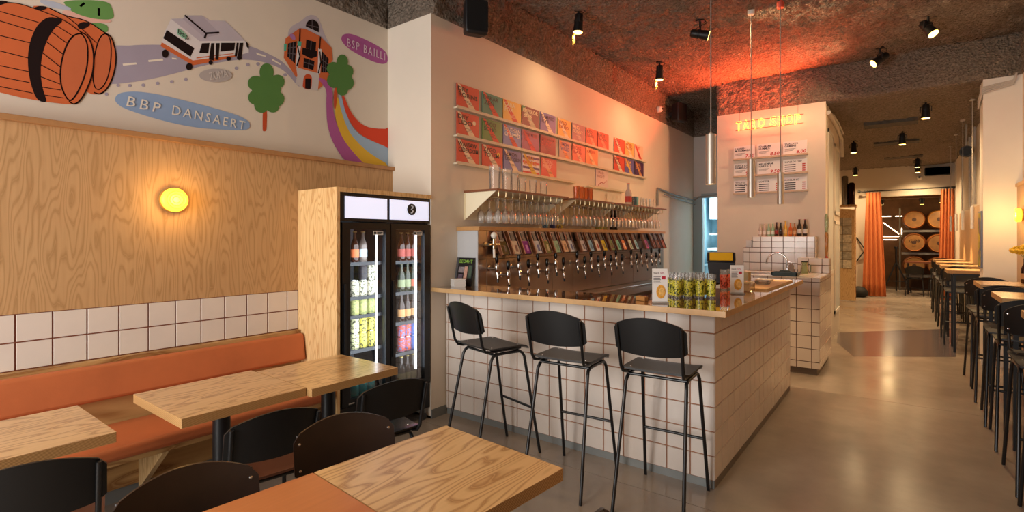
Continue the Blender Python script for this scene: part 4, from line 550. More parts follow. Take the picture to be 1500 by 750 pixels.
# glass shelves with hanging glasses
CREAM=P('#efe4c6',.5)
def gshelf(y0,y1,br,label):
    t=thing('glass_shelf',label,'shelf',(-3.0,y0,1.94),0,'glass shelves')
    MB().box(XB+.001,-2.821,y0,y1,1.945,1.962).build('shelf_board',CREAM,t); MB().box(-2.8209,-2.815,y0,y1,1.944,1.963).box(XB+.001,-2.815,y0-.005,y0-.0001,1.944,1.963).build('board_edge',P('#7c4a30',.4,var=.1),t)
    for y in br: MB().prism([(XB+.001,y,1.944),(-2.84,y,1.944),(XB+.001,y,1.70)],(0,.006,0)).build('bracket',CREAM,t)
    m=MB().box(XB+.001,XB+.006,y0,y1,1.70,1.944); m.build('back_plate',P('#efe2c0',.4),t)
    for k in range(int((y1-y0)/.105)):
        y=y0+.06+.105*k; MB().tube([(XB+.02,y,1.89),(-2.86,y,1.89),(-2.85,y,1.905),(-2.85,y,1.944)],.0035,5).build('glass_rail',P('#b8a27a',.3,metal=.8),t)
gshelf(3.49,4.68,(3.50,4.62),'wooden glass shelf with hanging rails, left one, on the bar wall'); gshelf(4.82,7.47,(4.87,5.9,6.42,7.3),'wooden glass shelf with hanging rails, longer right one, on the bar wall')
hg=None
def hang(x,y,lab,grp):
    global hg
    if hg is None:
        hg=MB().lathe([(.033,1.886-1.67),(.032,1.882-1.67),(.006,.205),(.0045,.13),(.012,.118),(.032,.10),(.041,.06),(.038,.02),(.034,.0)],(x,y,1.67),14,cap=False).build('stemmed_glass',GLASS); tag(hg,lab,'glass',grp); return
    o=hg.copy(); COL.objects.link(o); o.location=(x,y,hg.location.z); o['label']=lab; o['group']=grp
for k in range(11):
    for x in (-2.90,-3.0,-3.10): hang(x,3.605+.105*k,'stemmed glass hanging under the left glass shelf, %s row, %s from left'%({-2.90:'front',-3.0:'middle',-3.10:'rear'}[x],ORD[k]),'glasses hanging under the left shelf')
for k in range(24):
    for x in (-2.90,-3.02): hang(x,4.935+.105*k,'stemmed glass hanging under the longer right glass shelf, %s row, %s from left'%({-2.90:'front',-3.02:'rear'}[x],ORD[k]),'glasses hanging under the right shelf')
def tumbler(loc,label,group,h,r,m=GLASS,name='drinking_glass',cat='glass',n=18):
    return tag(MB().lathe([(r*.001,.006),(r*.84,.006),(r*.88,.001),(r*.89,.012),(r,h),(r*.97,h)],loc,n,cap=False).build(name,m),label,cat,group)
for i,(y,h,r,nm) in enumerate(((3.62,.225,.055,'tall'),(3.80,.215,.05,'tall'),(3.92,.19,.035,'slim'))): tumbler((-2.95,y,1.962),'%s clear glass pitcher on the left glass shelf, %s from left'%(nm,ORD[i]),'pitchers on the shelf',h,r)
for i,y in enumerate((4.04,4.22,4.41)): tumbler((-2.95,y,1.962),'clear tumbler on the left glass shelf, %s from left'%ORD[i],'tumblers on the shelf',.15,.038)
AMB=thin_glass('amber_glass',(.95,.55,.3),body=.35,bodycol=lin('#b5592a')[:3])
for i,(x,y) in enumerate(((-2.93,5.04),(-2.93,5.15),(-2.93,5.27),(-2.95,5.39))): tumbler((x,y,1.962),'amber printed glass on the right shelf, %s from left'%ORD[i],'amber glasses',.15,.036,AMB)
bottle((-2.95,6.44,1.962),'clear bottle with red top standing on the right glass shelf','bottle',None,.30,.045,'#b5a39a','#b53a30','#c23a2c')
for i,y in enumerate((6.56,6.62)): tumbler((-2.92,y,1.962),'%s printed tumbler beside the red topped bottle on the shelf'%('dark','turquoise')[i],None,.13,.035,thin_glass('tint_%d'%i,(.8,.8,.8),body=.5,bodycol=((.05,.05,.1),(.2,.6,.55))[i]))
for i,y in enumerate((6.74,6.84,6.94,7.05,7.17)): tumbler((-2.93,y,1.962),'clear tumbler at the right end of the right glass shelf, %s from left'%ORD[i],'tumblers on the right shelf',.13,.034)
for i,(y,c,nm) in enumerate(((4.56,'#9cc4c8','pale blue'),(4.70,'#3c4a8a','navy'),(4.85,'#d8c23a','yellow and blue'))): can((-3.03,y,1.634),'%s can on the wooden ledge behind the hanging glasses'%nm,'cans on the ledge',c,'#2a3a6a')
for i,y in enumerate((6.1,6.19)): bottle((-3.02,y,1.634),'slim black bottle on the wooden ledge, %s from left'%ORD[i],'bottle','black bottles on the ledge',.26,.032,'#120c0a','#2a201c','#3a3a3a')
for i,y in enumerate((5.72,5.81,5.9)): tumbler((-3.02,y,1.634),'yellow printed glass on the wooden ledge, %s from left'%ORD[i],'yellow glasses on the ledge',.12,.036,thin_glass('yellow_glass',(.95,.95,.6),body=.35,bodycol=(.6,.5,.08)))
# ---------------------------------------------------------------- things on the bar worktop
ZW=1.1135
t=thing('magazine','black magazine with green title leaning on the tap wall side','magazine',(-3.13,3.36,ZW)); 
M4=Matrix.Translation(Vector((-3.06,3.335,ZW))); 
MB().hexa([(-3.168,3.335,ZW),(-2.985,3.335,ZW),(-2.985,3.341,ZW),(-3.168,3.341,ZW),(-3.168,3.388,ZW+.245),(-2.985,3.388,ZW+.245),(-2.985,3.394,ZW+.245),(-3.168,3.394,ZW+.245)]).build('cover',P('#17161a',.3),t)
MB().hexa([(-3.196,3.345,ZW),(-3.172,3.345,ZW),(-3.172,3.355,ZW),(-3.196,3.355,ZW),(-3.196,3.39,ZW+.245),(-3.172,3.39,ZW+.245),(-3.172,3.397,ZW+.245),(-3.196,3.397,ZW+.245)]).build('back_issue',P('#4a4c50',.3),t)
sl=(0,.053/.245,1); text('BEOAHT',(-3.155,3.378,ZW+.198),UX,sl,.15,.03,P('#8fbf4a',.5),t); 
for a,b_,c,d,cc in ((-3.155,-3.09,.115,.165,'#7f7578'),(-3.088,-3.05,.06,.17,'#b58a78'),(-3.04,-3.0,.07,.18,'#3a4a3c'),(-3.15,-3.1,.02,.10,'#5a4a58')):
    f=.053/.245; MB().poly([(a,3.335+f*c-.0008,ZW+c),(b_,3.335+f*c-.0008,ZW+c),(b_,3.335+f*d-.0008,ZW+d),(a,3.335+f*d-.0008,ZW+d)]).build('cover_picture',P(cc,.5,var=.3,vs=40),t)
t=thing('coaster_stack','stack of white beer mats in front of the black magazine','coasters',(-3.06,3.25,ZW))
for k in range(7):
    a=random.uniform(-.12,.12)+.2; d=.052; MB().hexa([(-3.055+d*1.41*math.cos(a+q*math.pi/2),3.25+d*1.41*math.sin(a+q*math.pi/2),ZW+.010*k+dz) for dz in (.0,.009) for q in (0,1,2,3)]).build('beer_mat',P('#d8d2cb',.7),t)
def tent(x0,y0,x1,y1,h,label,txt):
    t=thing('menu_stand',label,'menu',((x0+x1)/2,(y0+y1)/2,ZW),0,'menu stands'); a=Vector((x0,y0,ZW)); b_=Vector((x1,y1,ZW)); u=(b_-a); wd=u.length; u.normalize(); n=u.cross(Vector((0,0,1)))
    def q(s0,s1,z0,z1,off,m,nm,th=0): 
        MB().hexa([tuple(a+u*s+n*o+Vector((0,0,z))) for o in (off-max(th,.0006),off) for s,z in ((s0,z0),(s1,z0),(s1,z1),(s0,z1))]).build(nm,m,t)
    q(0,wd,0,h,0,P('#e6e2de',.35),'card',.004); q(0,wd,0,.008,.03,thin_glass('acrylic'),'foot',.06); q(wd*.04,wd*.96,.004,h*.06,.0012,P('#c9c6c2',.3),'card_border')
    for s,c,w_,z in (('SNACK',('#2a2228'),.30,.84),('SIPS','#b02a5a',.2,.84)): text(s,a+u*(wd*(.08 if s=='SNACK' else .52))+Vector((0,0,h*z)),u,UZ,wd*w_*1.2,h*.055,P(c,.5),t)
    for k in range(5): q(wd*.08,wd*(.55-.04*(k%2)),h*(.76-.045*k),h*(.778-.045*k),.0016,P('#4a4248',.6),'text_line')
    q(wd*.62,wd*.86,h*.69,h*.78,.0016,P('#b5283a',.5),'red_dot'); 
    c=a+u*wd*.56+n*.002+Vector((0,0,h*.33)); MB().poly([tuple(c+u*(wd*.30*math.cos(k*.35))+Vector((0,0,h*.20*math.sin(k*.35)))) for k in range(18)]).build('food_picture',P('#d99a3a',.5,var=.3,vs=60),t)
    c=c+n*.0006+u*wd*.05; MB().poly([tuple(c+u*(wd*.19*math.cos(k*.35))+Vector((0,0,h*.12*math.sin(k*.35)))) for k in range(18)]).build('food_centre',P('#e8b568',.5,var=.3,vs=70),t)
tent(-1.30,3.20,-1.22,3.255,.222,'white menu stand with food picture left of the yellow glasses',0)
tent(-1.045,4.07,-.965,4.13,.215,'white menu stand with food picture right of the red glasses',0)
def gprint(a,b,c):
    m,nt,bs=newmat('glass_print'); tc=N(nt,'ShaderNodeTexCoord'); n=noisen(nt,tc.outputs['Object'],62,3,.6); nt.links.new(ramp(nt,n,[(.43,lin(b)),(.49,lin(a)),(.6,lin(c))]),bs.inputs['Base Color']); bs.inputs['Roughness'].default_value=.3
    nt.links.new(ramp(nt,n,[(.56,(1,1,1)),(.62,(.12,.12,.12))]),bs.inputs['Alpha']); return m
GPY=gprint('#d9d02c','#3a4512','#e6e06a'); GPA=gprint('#d9a02c','#5a2a0c','#e6b85a'); GPR=gprint('#b5392a','#5a120c','#d87a5a')
PG={}
def pglass(x,y,lab,grp,pm,kk,h=.165):
    if kk in PG: dup(PG[kk],(x,y,ZW),random.uniform(0,6),lab,grp); return
    t=thing('printed_glass',lab,'glass',(x,y,ZW),0,grp); r=.033
    MB().lathe([(.001,.006),(r*.86,.006),(r*.9,.001),(r*.91,.014),(r,h),(r*.97,h)],(0,0,0),20,cap=False).build('glass_wall',GLASS,t,local=True)
    MB().lathe([(r*.915,.014),(r*.985,h*.76)],(0,0,0),20,cap=False).build('glass_print',pm,t,local=True); PG[kk]=t
for j in range(4):
    for i in range(4):
        x=-1.27+.0635*i-.046*j; y=3.57+.0467*i+.063*j; am=(j==3 or (i==3 and j>1))
        pglass(x,y,'tall glass with %s print on the worktop, row %s from front, %s from left'%('amber' if am else 'yellow',ORD[j],ORD[i]),'printed glasses on the bar',GPA if am else GPY,'a' if am else 'y')
for i,(x,y) in enumerate(((-1.16,4.33),(-1.085,4.36),(-1.13,4.44))): pglass(x,y,'tall glass with red print between yellow glasses and menu stand, %s'%('left one','right one','back one')[i],'red printed glasses',GPR,'r')
t=thing('flap_bin','dark bin with yellow flap lid standing on the bar worktop','bin',(-1.33,5.05,ZW)); BNM=P('#15171c',.4)
bq=[(-1.44,4.90),(-1.25,4.97),(-1.31,5.17),(-1.50,5.10)]
MB().hexa([(x,y,ZW) for x,y in bq]+[(x+.02*(1 if x>-1.38 else -1),y,ZW+.20) for x,y in bq]).build('bin_body',BNM,t,bevel=.008)
bq2=[(x+.022*(1 if x>-1.38 else -1),y) for x,y in bq]; c0=[Vector((x,y,ZW+.2)) for x,y in bq2]; up=Vector((0,0,.085)); bk=(c0[3]-c0[0])*.45
MB().hexa([tuple(c0[0]),tuple(c0[1]),tuple(c0[2]),tuple(c0[3]),tuple(c0[0]+up+bk*.7),tuple(c0[1]+up+bk*.7),tuple(c0[2]+up),tuple(c0[3]+up)]).build('bin_hood',BNM,t,bevel=.008)
e=Vector((.0,-.006,.0)); f0=[c0[0]*.9+c0[1]*.1,c0[1]*.9+c0[0]*.1]; MB().hexa([tuple(f0[0]+e+Vector((0,0,.012))),tuple(f0[1]+e+Vector((0,0,.012))),tuple(f0[1]+e+up*.95+bk*.62),tuple(f0[0]+e+up*.95+bk*.62)]+[tuple(q+Vector((0,-.006,.004))) for q in (f0[0]+e+Vector((0,0,.012)),f0[1]+e+Vector((0,0,.012)),f0[1]+e+up*.95+bk*.62,f0[0]+e+up*.95+bk*.62)]).build('flap_lid',P('#d9a824',.4),t)
tag(MB().box(-1.02,-.93,4.24,4.34,ZW,ZW+.085).build('snack_jar',thin_glass('jar_glass',(.95,.9,.8),body=.35,bodycol=(.45,.32,.18)),bevel=.015,seg=3),'squat jar of pale snacks behind the right menu stand','jar')
tag(MB().box(-1.22,-1.13,5.0,5.1,ZW,ZW+.11).build('wooden_box',P('#a58a5a',.6,var=.15,vs=12),bevel=.002),'small wooden box beside the dark bin with yellow lid','box')
t=thing('serving_board','orange toned wooden serving board at the far end of the worktop','board',(-1.0,5.0,ZW))
MB().prism([(-1.0,4.48,ZW),(-.875,4.50,ZW),(-.868,5.6,ZW),(-1.165,5.52,ZW)],(0,0,.014)).build('board',P('#a5824f',.45,var=.15,vs=10),t)
tag(MB().lathe([(.055,0),(.07,.018),(.065,.022),(.05,.006)],(-1.0,4.95,ZW+.0145),20).build('glass_dish',GLASS),'clear glass dish on the serving board','dish')
tag(MB().box(-1.13,-1.0,5.25,5.42,ZW+.0145,ZW+.03).build('paper_pad',P('#cdbfae',.7)),'flat paper pad on the serving board','paper')
tag(MB().box(-1.3,-1.2,4.6,4.85,ZW,ZW+.012).build('grey_tray',P('#8a8780',.4)),'flat grey tray beside the serving board','tray')
tag(MB().prism([(-1.45,3.28,ZW),(-1.37,3.24,ZW),(-1.36,3.28,ZW),(-1.44,3.33,ZW)],(0,0,.03)).build('wooden_block',P('#b07a40',.5),bevel=.004),'small folded brown cloth left of the front menu stand','cloth')
# ---------------------------------------------------------------- sink unit
su=thing('sink_unit','tiled sink unit beyond the bar with a raised rim','sink unit',(-1.3,7.1,0)); SB=P('#5f3a2a',.85)
MB().box(-1.85,-.761,6.606,7.7,.075,1.086).build('body',SB,su); MB().box(-1.83,-.785,6.63,7.69,0,.075).build('kick_plate',P('#7f7468',.5),su); MB().box(-1.108,-.761,7.5,7.7,1.086,1.272).build('rim_body',SB,su)
zr=[.075,.15,.295,.442,.592,.74,.89,1.04,1.088]
tiles(su,6.606,'x','z',[-1.85]+[-.835-.15*k for k in range(6,-1,-1)]+[-.757],zr,-1); tiles(su,-.761,'y','z',[6.602+.15*k for k in range(8)]+[7.7],zr,1)
tiles(su,1.086,'x','y',[-1.85]+[-.835-.15*k for k in range(6,-1,-1)]+[-.757],[6.602+.15*k for k in range(7)],1)
tiles(su,7.5,'x','z',[-1.108,-.985,-.835,-.757],[1.09,1.19,1.274],-1); tiles(su,-.761,'y','z',[7.5,7.65,7.7],[1.09,1.19,1.274],1); tiles(su,1.272,'x','y',[-1.108,-.985,-.835,-.757],[7.5,7.6,7.7],1)
MB().box(-1.62,-1.25,6.8,7.2,1.0905,1.0935).build('basin_edge',STEEL,su)
sp=thing('tiled_splashback','stepped white tiled splashback against the pillar behind the sink','splashback',(-1.4,8.3,0))
MB().box(-1.80,-1.0,8.226,8.398,0,1.55).box(-1.93,-1.80,8.226,8.398,0,1.39).build('body',SB,sp)
zz=[.874,1.024,1.174,1.324]; tiles(sp,8.226,'x','z',[-1.93,-1.84]+[-1.69+.148*k for k in range(5)]+[-1.0],zz+[1.39],-1); tiles(sp,8.226,'x','z',[-1.80]+[-1.69+.148*k for k in range(5)]+[-1.0],[1.39,1.478,1.553],-1); tiles(sp,-1.0,'y','z',[8.226,8.31,8.398],zz+[1.478,1.553],1)
tiles(sp,1.55,'x','y',[-1.80]+[-1.69+.148*k for k in range(5)]+[-1.0],[8.226,8.398],1)
tag(MB().box(-1.90,-1.82,8.26,8.36,1.391,1.50).box(-1.815,-1.80,8.27,8.35,1.391,1.49).build('soap_dispenser',P('#d0cac2',.4),bevel=.004),'small white dispenser on the step of the splashback','dispenser')
BX=[-1.711,-1.653,-1.598,-1.543,-1.492,-1.438,-1.378,-1.314,-1.261,-1.201,-1.13]
BI=[(.186,'#c9b3a6','#e3d8d0','#c9b0a0','clear pink bottle with white label'),(.186,'#c9b3a6','#e3d8d0','#c9b0a0','clear pink bottle with white label'),(.186,'#9ab89c','#dfe3d8','#b0b8a0','pale green bottle'),(.186,'#93b596','#d8e0d4','#b0b8a0','pale green bottle'),(.205,'#3a140e','#a03028','#7a2a20','dark bottle with red label'),(.20,'#1c0e0c','#2a1a18','#5a2a20','black cola bottle'),(.225,'#d9a83c','#e3c070','#b08a3c','yellow bottle'),(.19,'#c25a22','#d98a4a','#9a5a2a','orange bottle'),(.185,'#b5713c','#d9a878','#9a6a3a','amber bottle'),(.24,'#1f0d08','#d8d0c8','#8a2a20','tall dark brown bottle with white label'),(.24,'#1f0d08','#d8d0c8','#8a2a20','tall dark brown bottle with white label')]
for i,(x,(h,g,l_,c,nm)) in enumerate(zip(BX,BI)): bottle((x,8.3,1.557),'%s on the splashback, %s from left'%(nm,ORD[i]),'bottle','bottles on the splashback',h,.0235 if i<9 else .03,g,l_,c)
t=thing('sink_tap','chrome gooseneck tap behind the sink basin','tap',(-1.19,7.30,1.092))
MB().lathe([(.028,0),(.024,.01),(.018,.03),(.018,.06)],(-1.19,7.30,1.092),14).tube([(-1.19,7.30,1.13)]+[(-1.31+.12*math.cos(a),7.30,1.22+.12*math.sin(a)) for a in [k*math.pi/12 for k in range(13)]]+[(-1.43,7.30,1.20)],.011,10).build('tap_pipe',CHROME,t); MB().tube([(-1.17,7.30,1.14),(-1.12,7.27,1.16)],.008,8).build('tap_lever',CHROME,t)
t=thing('soap_bottle','clear soap bottle beside the gooseneck tap','bottle',(-1.13,7.2,1.092)); MB().lathe([(.03,0),(.03,.10),(.012,.12)],(-1.13,7.2,1.092),14).build('bottle_body',P('#8a7f78',.15),t); MB().tube([(-1.13,7.2,1.21),(-1.13,7.2,1.235),(-1.16,7.2,1.235)],.006,6).build('pump',CHROME,t)
t=thing('glass_jug','greenish glass jug on the sink unit','jug',(-.985,7.2,1.092)); MB().lathe([(.05,0),(.052,.01),(.04,.10),(.032,.12),(.04,.145)],(-.985,7.2,1.092),18,cap=False).build('jug_body',thin_glass('jug_green',(.8,.85,.6),body=.35,bodycol=(.35,.4,.2)),t); MB().tube([(-.95,7.2,1.22),(-.92,7.2,1.20),(-.92,7.2,1.13),(-.94,7.2,1.11)],.007,6).build('handle',P('#6a6a4a',.2),t); MB().lathe([(.036,.0),(.036,.012)],(-.985,7.2,1.235),16).build('lid',BLK,t)
tag(MB().lathe([(.02,0),(.024,.06),(.021,.06),(.018,.006)],(-1.065,7.1,1.092),14).build('small_glass',GLASS),'small clear glass between soap bottle and jug','glass')
t=thing('drying_tray','dark teal plastic tray propped at the front of the sink unit','tray',(-1.12,6.72,1.092)); TE=P('#2f4a4c',.35)
MB().box(-1.24,-.99,6.64,6.82,1.092,1.1).box(-1.25,-.98,6.63,6.645,1.1,1.135).box(-1.25,-.98,6.815,6.83,1.1,1.135).box(-1.25,-1.235,6.63,6.83,1.1,1.135).box(-.995,-.98,6.63,6.83,1.1,1.135).build('tray_body',TE,t); MB().tube([(-1.17,6.635,1.135),(-1.15,6.62,1.155),(-1.06,6.62,1.155),(-1.04,6.635,1.135)],.007,6).build('handle',TE,t)
t=thing('tube_lamp','slim upright glass tube lamp on the raised rim, by the pillar edge','lamp',(-.80,7.62,1.276)); MB().lathe([(.02,0),(.02,.01),(.016,.02),(.012,.03)],(-.80,7.62,1.276),12).build('lamp_foot',P('#a0402a',.4),t); MB().lathe([(.012,.03),(.02,.12),(.021,.30),(.014,.33)],(-.80,7.62,1.276),12).build('amber_tube',thin_glass('amber_tube',(.9,.6,.3),body=.5,bodycol=(.5,.25,.08)),t); MB().lathe([(.014,.33),(.022,.40),(.022,.52),(.012,.56)],(-.80,7.62,1.276),12).build('green_top',thin_glass('green_tube',(.8,.9,.7),body=.4,bodycol=(.4,.45,.3)),t)
# ---------------------------------------------------------------- menu boards and neon on the pillar
for i,z in enumerate((2.729,2.468,2.207)): tag(MB().box(-2.11,-1.105,YB-.05,YB-.001,z-.014,z).box(-2.11,-1.105,YB-.05,YB-.044,z,z+.012).build('menu_ledge',P('#bfa68a',.5)),'%s narrow ledge carrying menu boards on the pillar'%('upper','middle','lower')[i],'ledge','menu ledges')
MN=[['LABNEH\nMUHAMMARA|7.50','EDAMAME\nHUMMUS|8.50','SNACK N\nGAMBAS|8.00'],['PUFFS & SODA\nFLAMMKUCHEN|9','MELLEMAM\nHARICOT|9.50','SALADE DU CHEF|7-9'],['TOUTES\nBOISSONS|','LOTTER|5','RIESLING|6']]
mk=P('#2c1f2c',.6); mr=P('#b5281e',.6)
for r,z in enumerate((2.729,2.468,2.207)):
    for c,(a,b_) in enumerate(((-2.10,-1.80),(-1.765,-1.455),(-1.42,-1.115))):
        y=YB-.022; t=thing('menu_board','white menu board on the %s ledge, %s'%(('upper','middle','lower')[r],('left one','middle one','right one')[c]),'menu board',((a+b_)/2,y,z),0,'menu boards')
        MB().box(a,b_,y,y+.006,z,z+.20).build('board',P('#e0dad6',.35),t); s,pr=MN[r][c].split('|'); w_=b_-a
        for k,l_ in enumerate(s.split('\n')): text(l_,(a+.02,y,z+.15-.035*k),UX,UZ,min(w_*.72,.021*len(l_)+.02),.025 if k==0 else .031,mk,t,bold=.015)
        m=MB()
        if r==0 or (r==1 and c<2):
            for k in range(3): m.poly([(a+.02,y-.0008,z+.088-.013*k),(a+.16-.02*k,y-.0008,z+.088-.013*k),(a+.16-.02*k,y-.0008,z+.092-.013*k),(a+.02,y-.0008,z+.092-.013*k)])
            text(pr,(a+w_*.55,y,z+.02),UX,UZ,.028*len(pr)+.01,.05,mr,t,shear=.15,bold=.025)
        else:
            for k in range(4):
                m.poly([(a+.02,y-.0008,z+.115-.03*k),(a+.16,y-.0008,z+.115-.03*k),(a+.16,y-.0008,z+.128-.03*k),(a+.02,y-.0008,z+.128-.03*k)])
                MB().box(a+w_*.8,a+w_*.93,y-.0012,y,z+.115-.03*k,z+.13-.03*k).build('price_mark',mr,t)
        m.build('text_lines',mk,t)
ns=thing('neon_sign','glowing neon sign reading TARO SHOP hung before the pillar','neon sign',(-1.6,8.30,3.15)); NE=EM('#ffb03c',NEON); xx=-2.051
LW=[('T',.10),('A',.115),('R',.105),('O',.115),(' ',.055),('S',.105),('H',.11),('O',.115),('P',.10)]
for k,(s,w_) in enumerate(LW):
    if s!=' ':
        zb=3.158+(.006 if k%2 else -.004); text(s,(xx,8.30,zb-.004),UX,UZ,w_*.80,.142,NE,ns,'neon_letter',off=.0,outline=1)
    xx+=w_*.96
for x in (-2.0,-1.22): MB().cyl((x,8.31,3.28),(x,8.31,3.93),.002,n=5).build('hanging_wire',P('#3a2a24',.5),ns)
MB().tube([(-2.06,8.315,3.285),(-1.15,8.315,3.285)],.004,6).tube([(-2.06,8.315,3.16),(-1.15,8.315,3.16)],.004,6).build('sign_frame',P('#4a2a20',.5),ns)
for x in (-1.95,-1.6,-1.25):   # added spots that throw the sign's red glow forward and up, off the pillar
    l=spotl('neon_light',(0,0,0),(-.3,-.62,.70),NEONP/3,(1,.10,.03),150,.8,.08); l.parent=ns; l.location=Vector((x,8.24,3.24))-ns.location
for x in (-1.98,-1.79,-1.6,-1.41,-1.22):
    l=point('neon_halo',(0,0,0),NEONH/5,(1,.12,.05),.03); l.parent=ns; l.location=Vector((x,8.27,3.22))-ns.location
# pendants
for i,(x,y,zb,ln,r,nm) in enumerate(((-1.245,4.27,1.963,.40,.039,'nearest and leftmost'),(-1.29,5.83,1.955,.40,.038,'middle'),(-1.015,5.84,1.876,.32,.031,'smallest, rightmost'))):
    t=thing('pendant_lamp','slim steel cylinder pendant over the bar, %s of three'%nm,'pendant',(x,y,zb),0,'bar pendants')
    MB().lathe([(r*.93,.004),(r,0),(r,ln),(r*.3,ln+.004),(r*.2,ln+.02)],(x,y,zb),24,cap=False).build('cylinder_shade',BRUSH,t); MB().lathe([(r*.9,.006),(r*.2,.03)],(x,y,zb),20).build('bulb',EM('#ffd9a0',6),t)
    MB().cyl((x,y,zb+ln),(x,y,ZC-.03),.0045,n=6).build('cable',P('#8f8278',.5),t); MB().lathe([(.03,-.07),(.036,-.06),(.036,.02)],(x,y,ZC),16).build('ceiling_cap',P('#d8cfc4' if i<2 else '#c0452f',.5),t)
    l=spotl('pendant_light',(x,y,zb-.01),(0,0,-1),PEND,WARM,80); l.parent=t; l.location=(0,0,-.008)

# ================================================================ RIGHT SIDE: high tables and stools
def hightable(yf,x0,label,d=.60):
    t=thing('high_table',label,'high table',((x0+1.0)/2,yf-d/2,0),0,'high tables along the right wall'); x1=1.03 if yf<8.4 else .92; h=.042; z=1.10
    v=[(a,c,e) for e in (z-h,z) for a,c in ((x0,yf-d),(x1,yf-d),(x1,yf),(x0,yf))]
    q=MB(); q.add(v,[(0,3,2,1),(4,5,6,7)],0); q.add(v,[(0,1,5,4),(1,2,6,5),(2,3,7,6),(3,0,4,7)],1); q.build('table_top',[PLYT,EDGE],t,bevel=.003)
    for x in (x0+.08,x1-.06):
        for y in (yf-d+.07,yf-.07): MB().box(x-.014,x+.014,y-.014,y+.014,0,z-h).build('leg',BLK,t)
    MB().box(x0+.06,x1-.04,yf-d+.06,yf-.06,z-h-.03,z-h).build('apron_frame',BLK,t)
YF=[4.33,5.70,7.06,9.65,11.02,12.42,13.8]
HL=['nearest high table, at the right edge of the photo','second high table on the right, before the flower bottle','third high table on the right, under the beer bottle with flowers']
rs=make_chair('bar_stool','black high stool at far side of the nearest high table','stool',.78,.195,.28,STOOLS,BLK,'high stools on the right',True)
rs2=None
fs_=False
for i,yf in enumerate(YF):
    hightable(yf,.55 if i<3 else .44,HL[i] if i<3 else 'high table beyond the white column, %s from the column'%ORD[i-3])
    xc=.72 if i<3 else .64; nm=('nearest','second','third')[i]+' high table on the right' if i<3 else '%s high table beyond the column'%ORD[i-3]
    for side,dy,rz in (('far',(.19,.23,.32,.27,.27,.27,.27)[i],180),('near',(-.37,-.37,-.34,-.9,-.9,-.9,-.9)[i] if i<3 else -.40,0)):
        lab='black high stool at %s side of the %s'%(side,nm)
        if i==3 and side=='near': continue
        y=yf+dy+(0 if side=='far' else -.12 if i==0 else 0)
        if not fs_: rs.location=(xc,y,0); rs.rotation_euler.z=R(rz); fs_=True; rs['label']=lab
        else: dup(rs,(xc,y,0),R(rz+random.uniform(-3,3)),lab)
t=thing('flower_bottle','brown beer bottle holding fluffy yellow flowers on a high table','flower bottle',(.90,6.85,1.101))
MB().lathe([(.028,0),(.031,.006),(.031,.13),(.026,.15),(.013,.185),(.012,.225),(.014,.23)],(.90,6.85,1.101),16).build('bottle_glass',P('#2a0f06',.08),t); MB().lathe([(.0316,.04),(.0316,.095)],(.90,6.85,1.101),16,cap=False).build('paper_label',P('#b58a5a',.6),t)
fm=MB(); rr=random.Random(3)
for k in range(150):
    a=rr.uniform(0,6.28); r_=rr.uniform(0,1)**.5; z=1.41+.055*(1-r_*r_)*rr.uniform(-.6,1); x=.885+.095*r_*math.cos(a); y=6.85+.08*r_*math.sin(a)
    fm.lathe([(.002,-.012),(.014,-.005),(.015,.006),(.002,.014)],(x,y,z),6)
fm.build('flower_heads',P('#e0b52c',.7,var=.2,vs=60),t,kind='stuff')
for k in range(5): MB().tube([(.90,6.85,1.31),(.90+.02*(k-2),6.85+.01*(k%3-1),1.40)],.002,5).build('stem',P('#6a7a2a',.6),t)
def sconceR():
    t=thing('wall_sconce','glowing square amber sconce on the right wall panelling','wall lamp',(1.03,8.0,1.70))
    MB().lathe([(.07,0),(.07,-.012)],(1.035,8.02,1.79),20,ax='x').build('back_plate',P('#c9a35a',.3,metal=.6),t)
    MB().lathe([(.062,-.013),(.078,-.02),(.08,-.05),(.07,-.062),(.001,-.064)],(1.035,8.02,1.79),24,ax='x').build('lamp_shade',EM('#ffb030',SCON),t)
    l=point('sconce_bulb',(0,0,0),5,(1,.62,.22),.05); l.parent=t; l.location=(-.13,.02,.09)
sconceR()
mr_=thing('wall_mural','painted shapes on the plaster above the panelling at the right edge','mural',(XR,7.6,2.2)); x=XR-.0015
for nm,c,q in (('brown_shape','#9a4a2c',[(7.2,2.85),(7.9,2.85),(8.0,3.1),(7.75,3.3),(7.2,3.3)]),('violet_shape','#8a6f78',[(7.3,2.25),(8.05,2.25),(8.12,2.5),(7.95,2.72),(7.3,2.7)]),('cream_shape','#d9c6b0',[(8.0,2.75),(8.3,2.8),(8.3,3.2),(8.05,3.3)])):
    MB().poly([(x,y,z) for y,z in q]).build(nm,P(c,.8),mr_)
t=thing('framed_print','narrow colourful abstract print on the side of the white column','picture',(.735,8.58,1.18)); MB().box(.722,.739,8.43,8.74,1.17,1.86).build('frame',P('#6a6f86',.4),t)
m_,nt_,bs_=newmat('abstract_print'); n_=noisen(nt_,posn(nt_,(1,3,2)),2.4,2); nt_.links.new(ramp(nt_,n_,[(.3,lin('#3a5a9a')),(.42,lin('#3f7a3a')),(.52,lin('#d9b52c')),(.6,lin('#5a6a3a')),(.7,lin('#8a5a8a'))]),bs_.inputs['Base Color'])
MB().box(.719,.7225,8.45,8.72,1.19,1.84).build('print',m_,t)
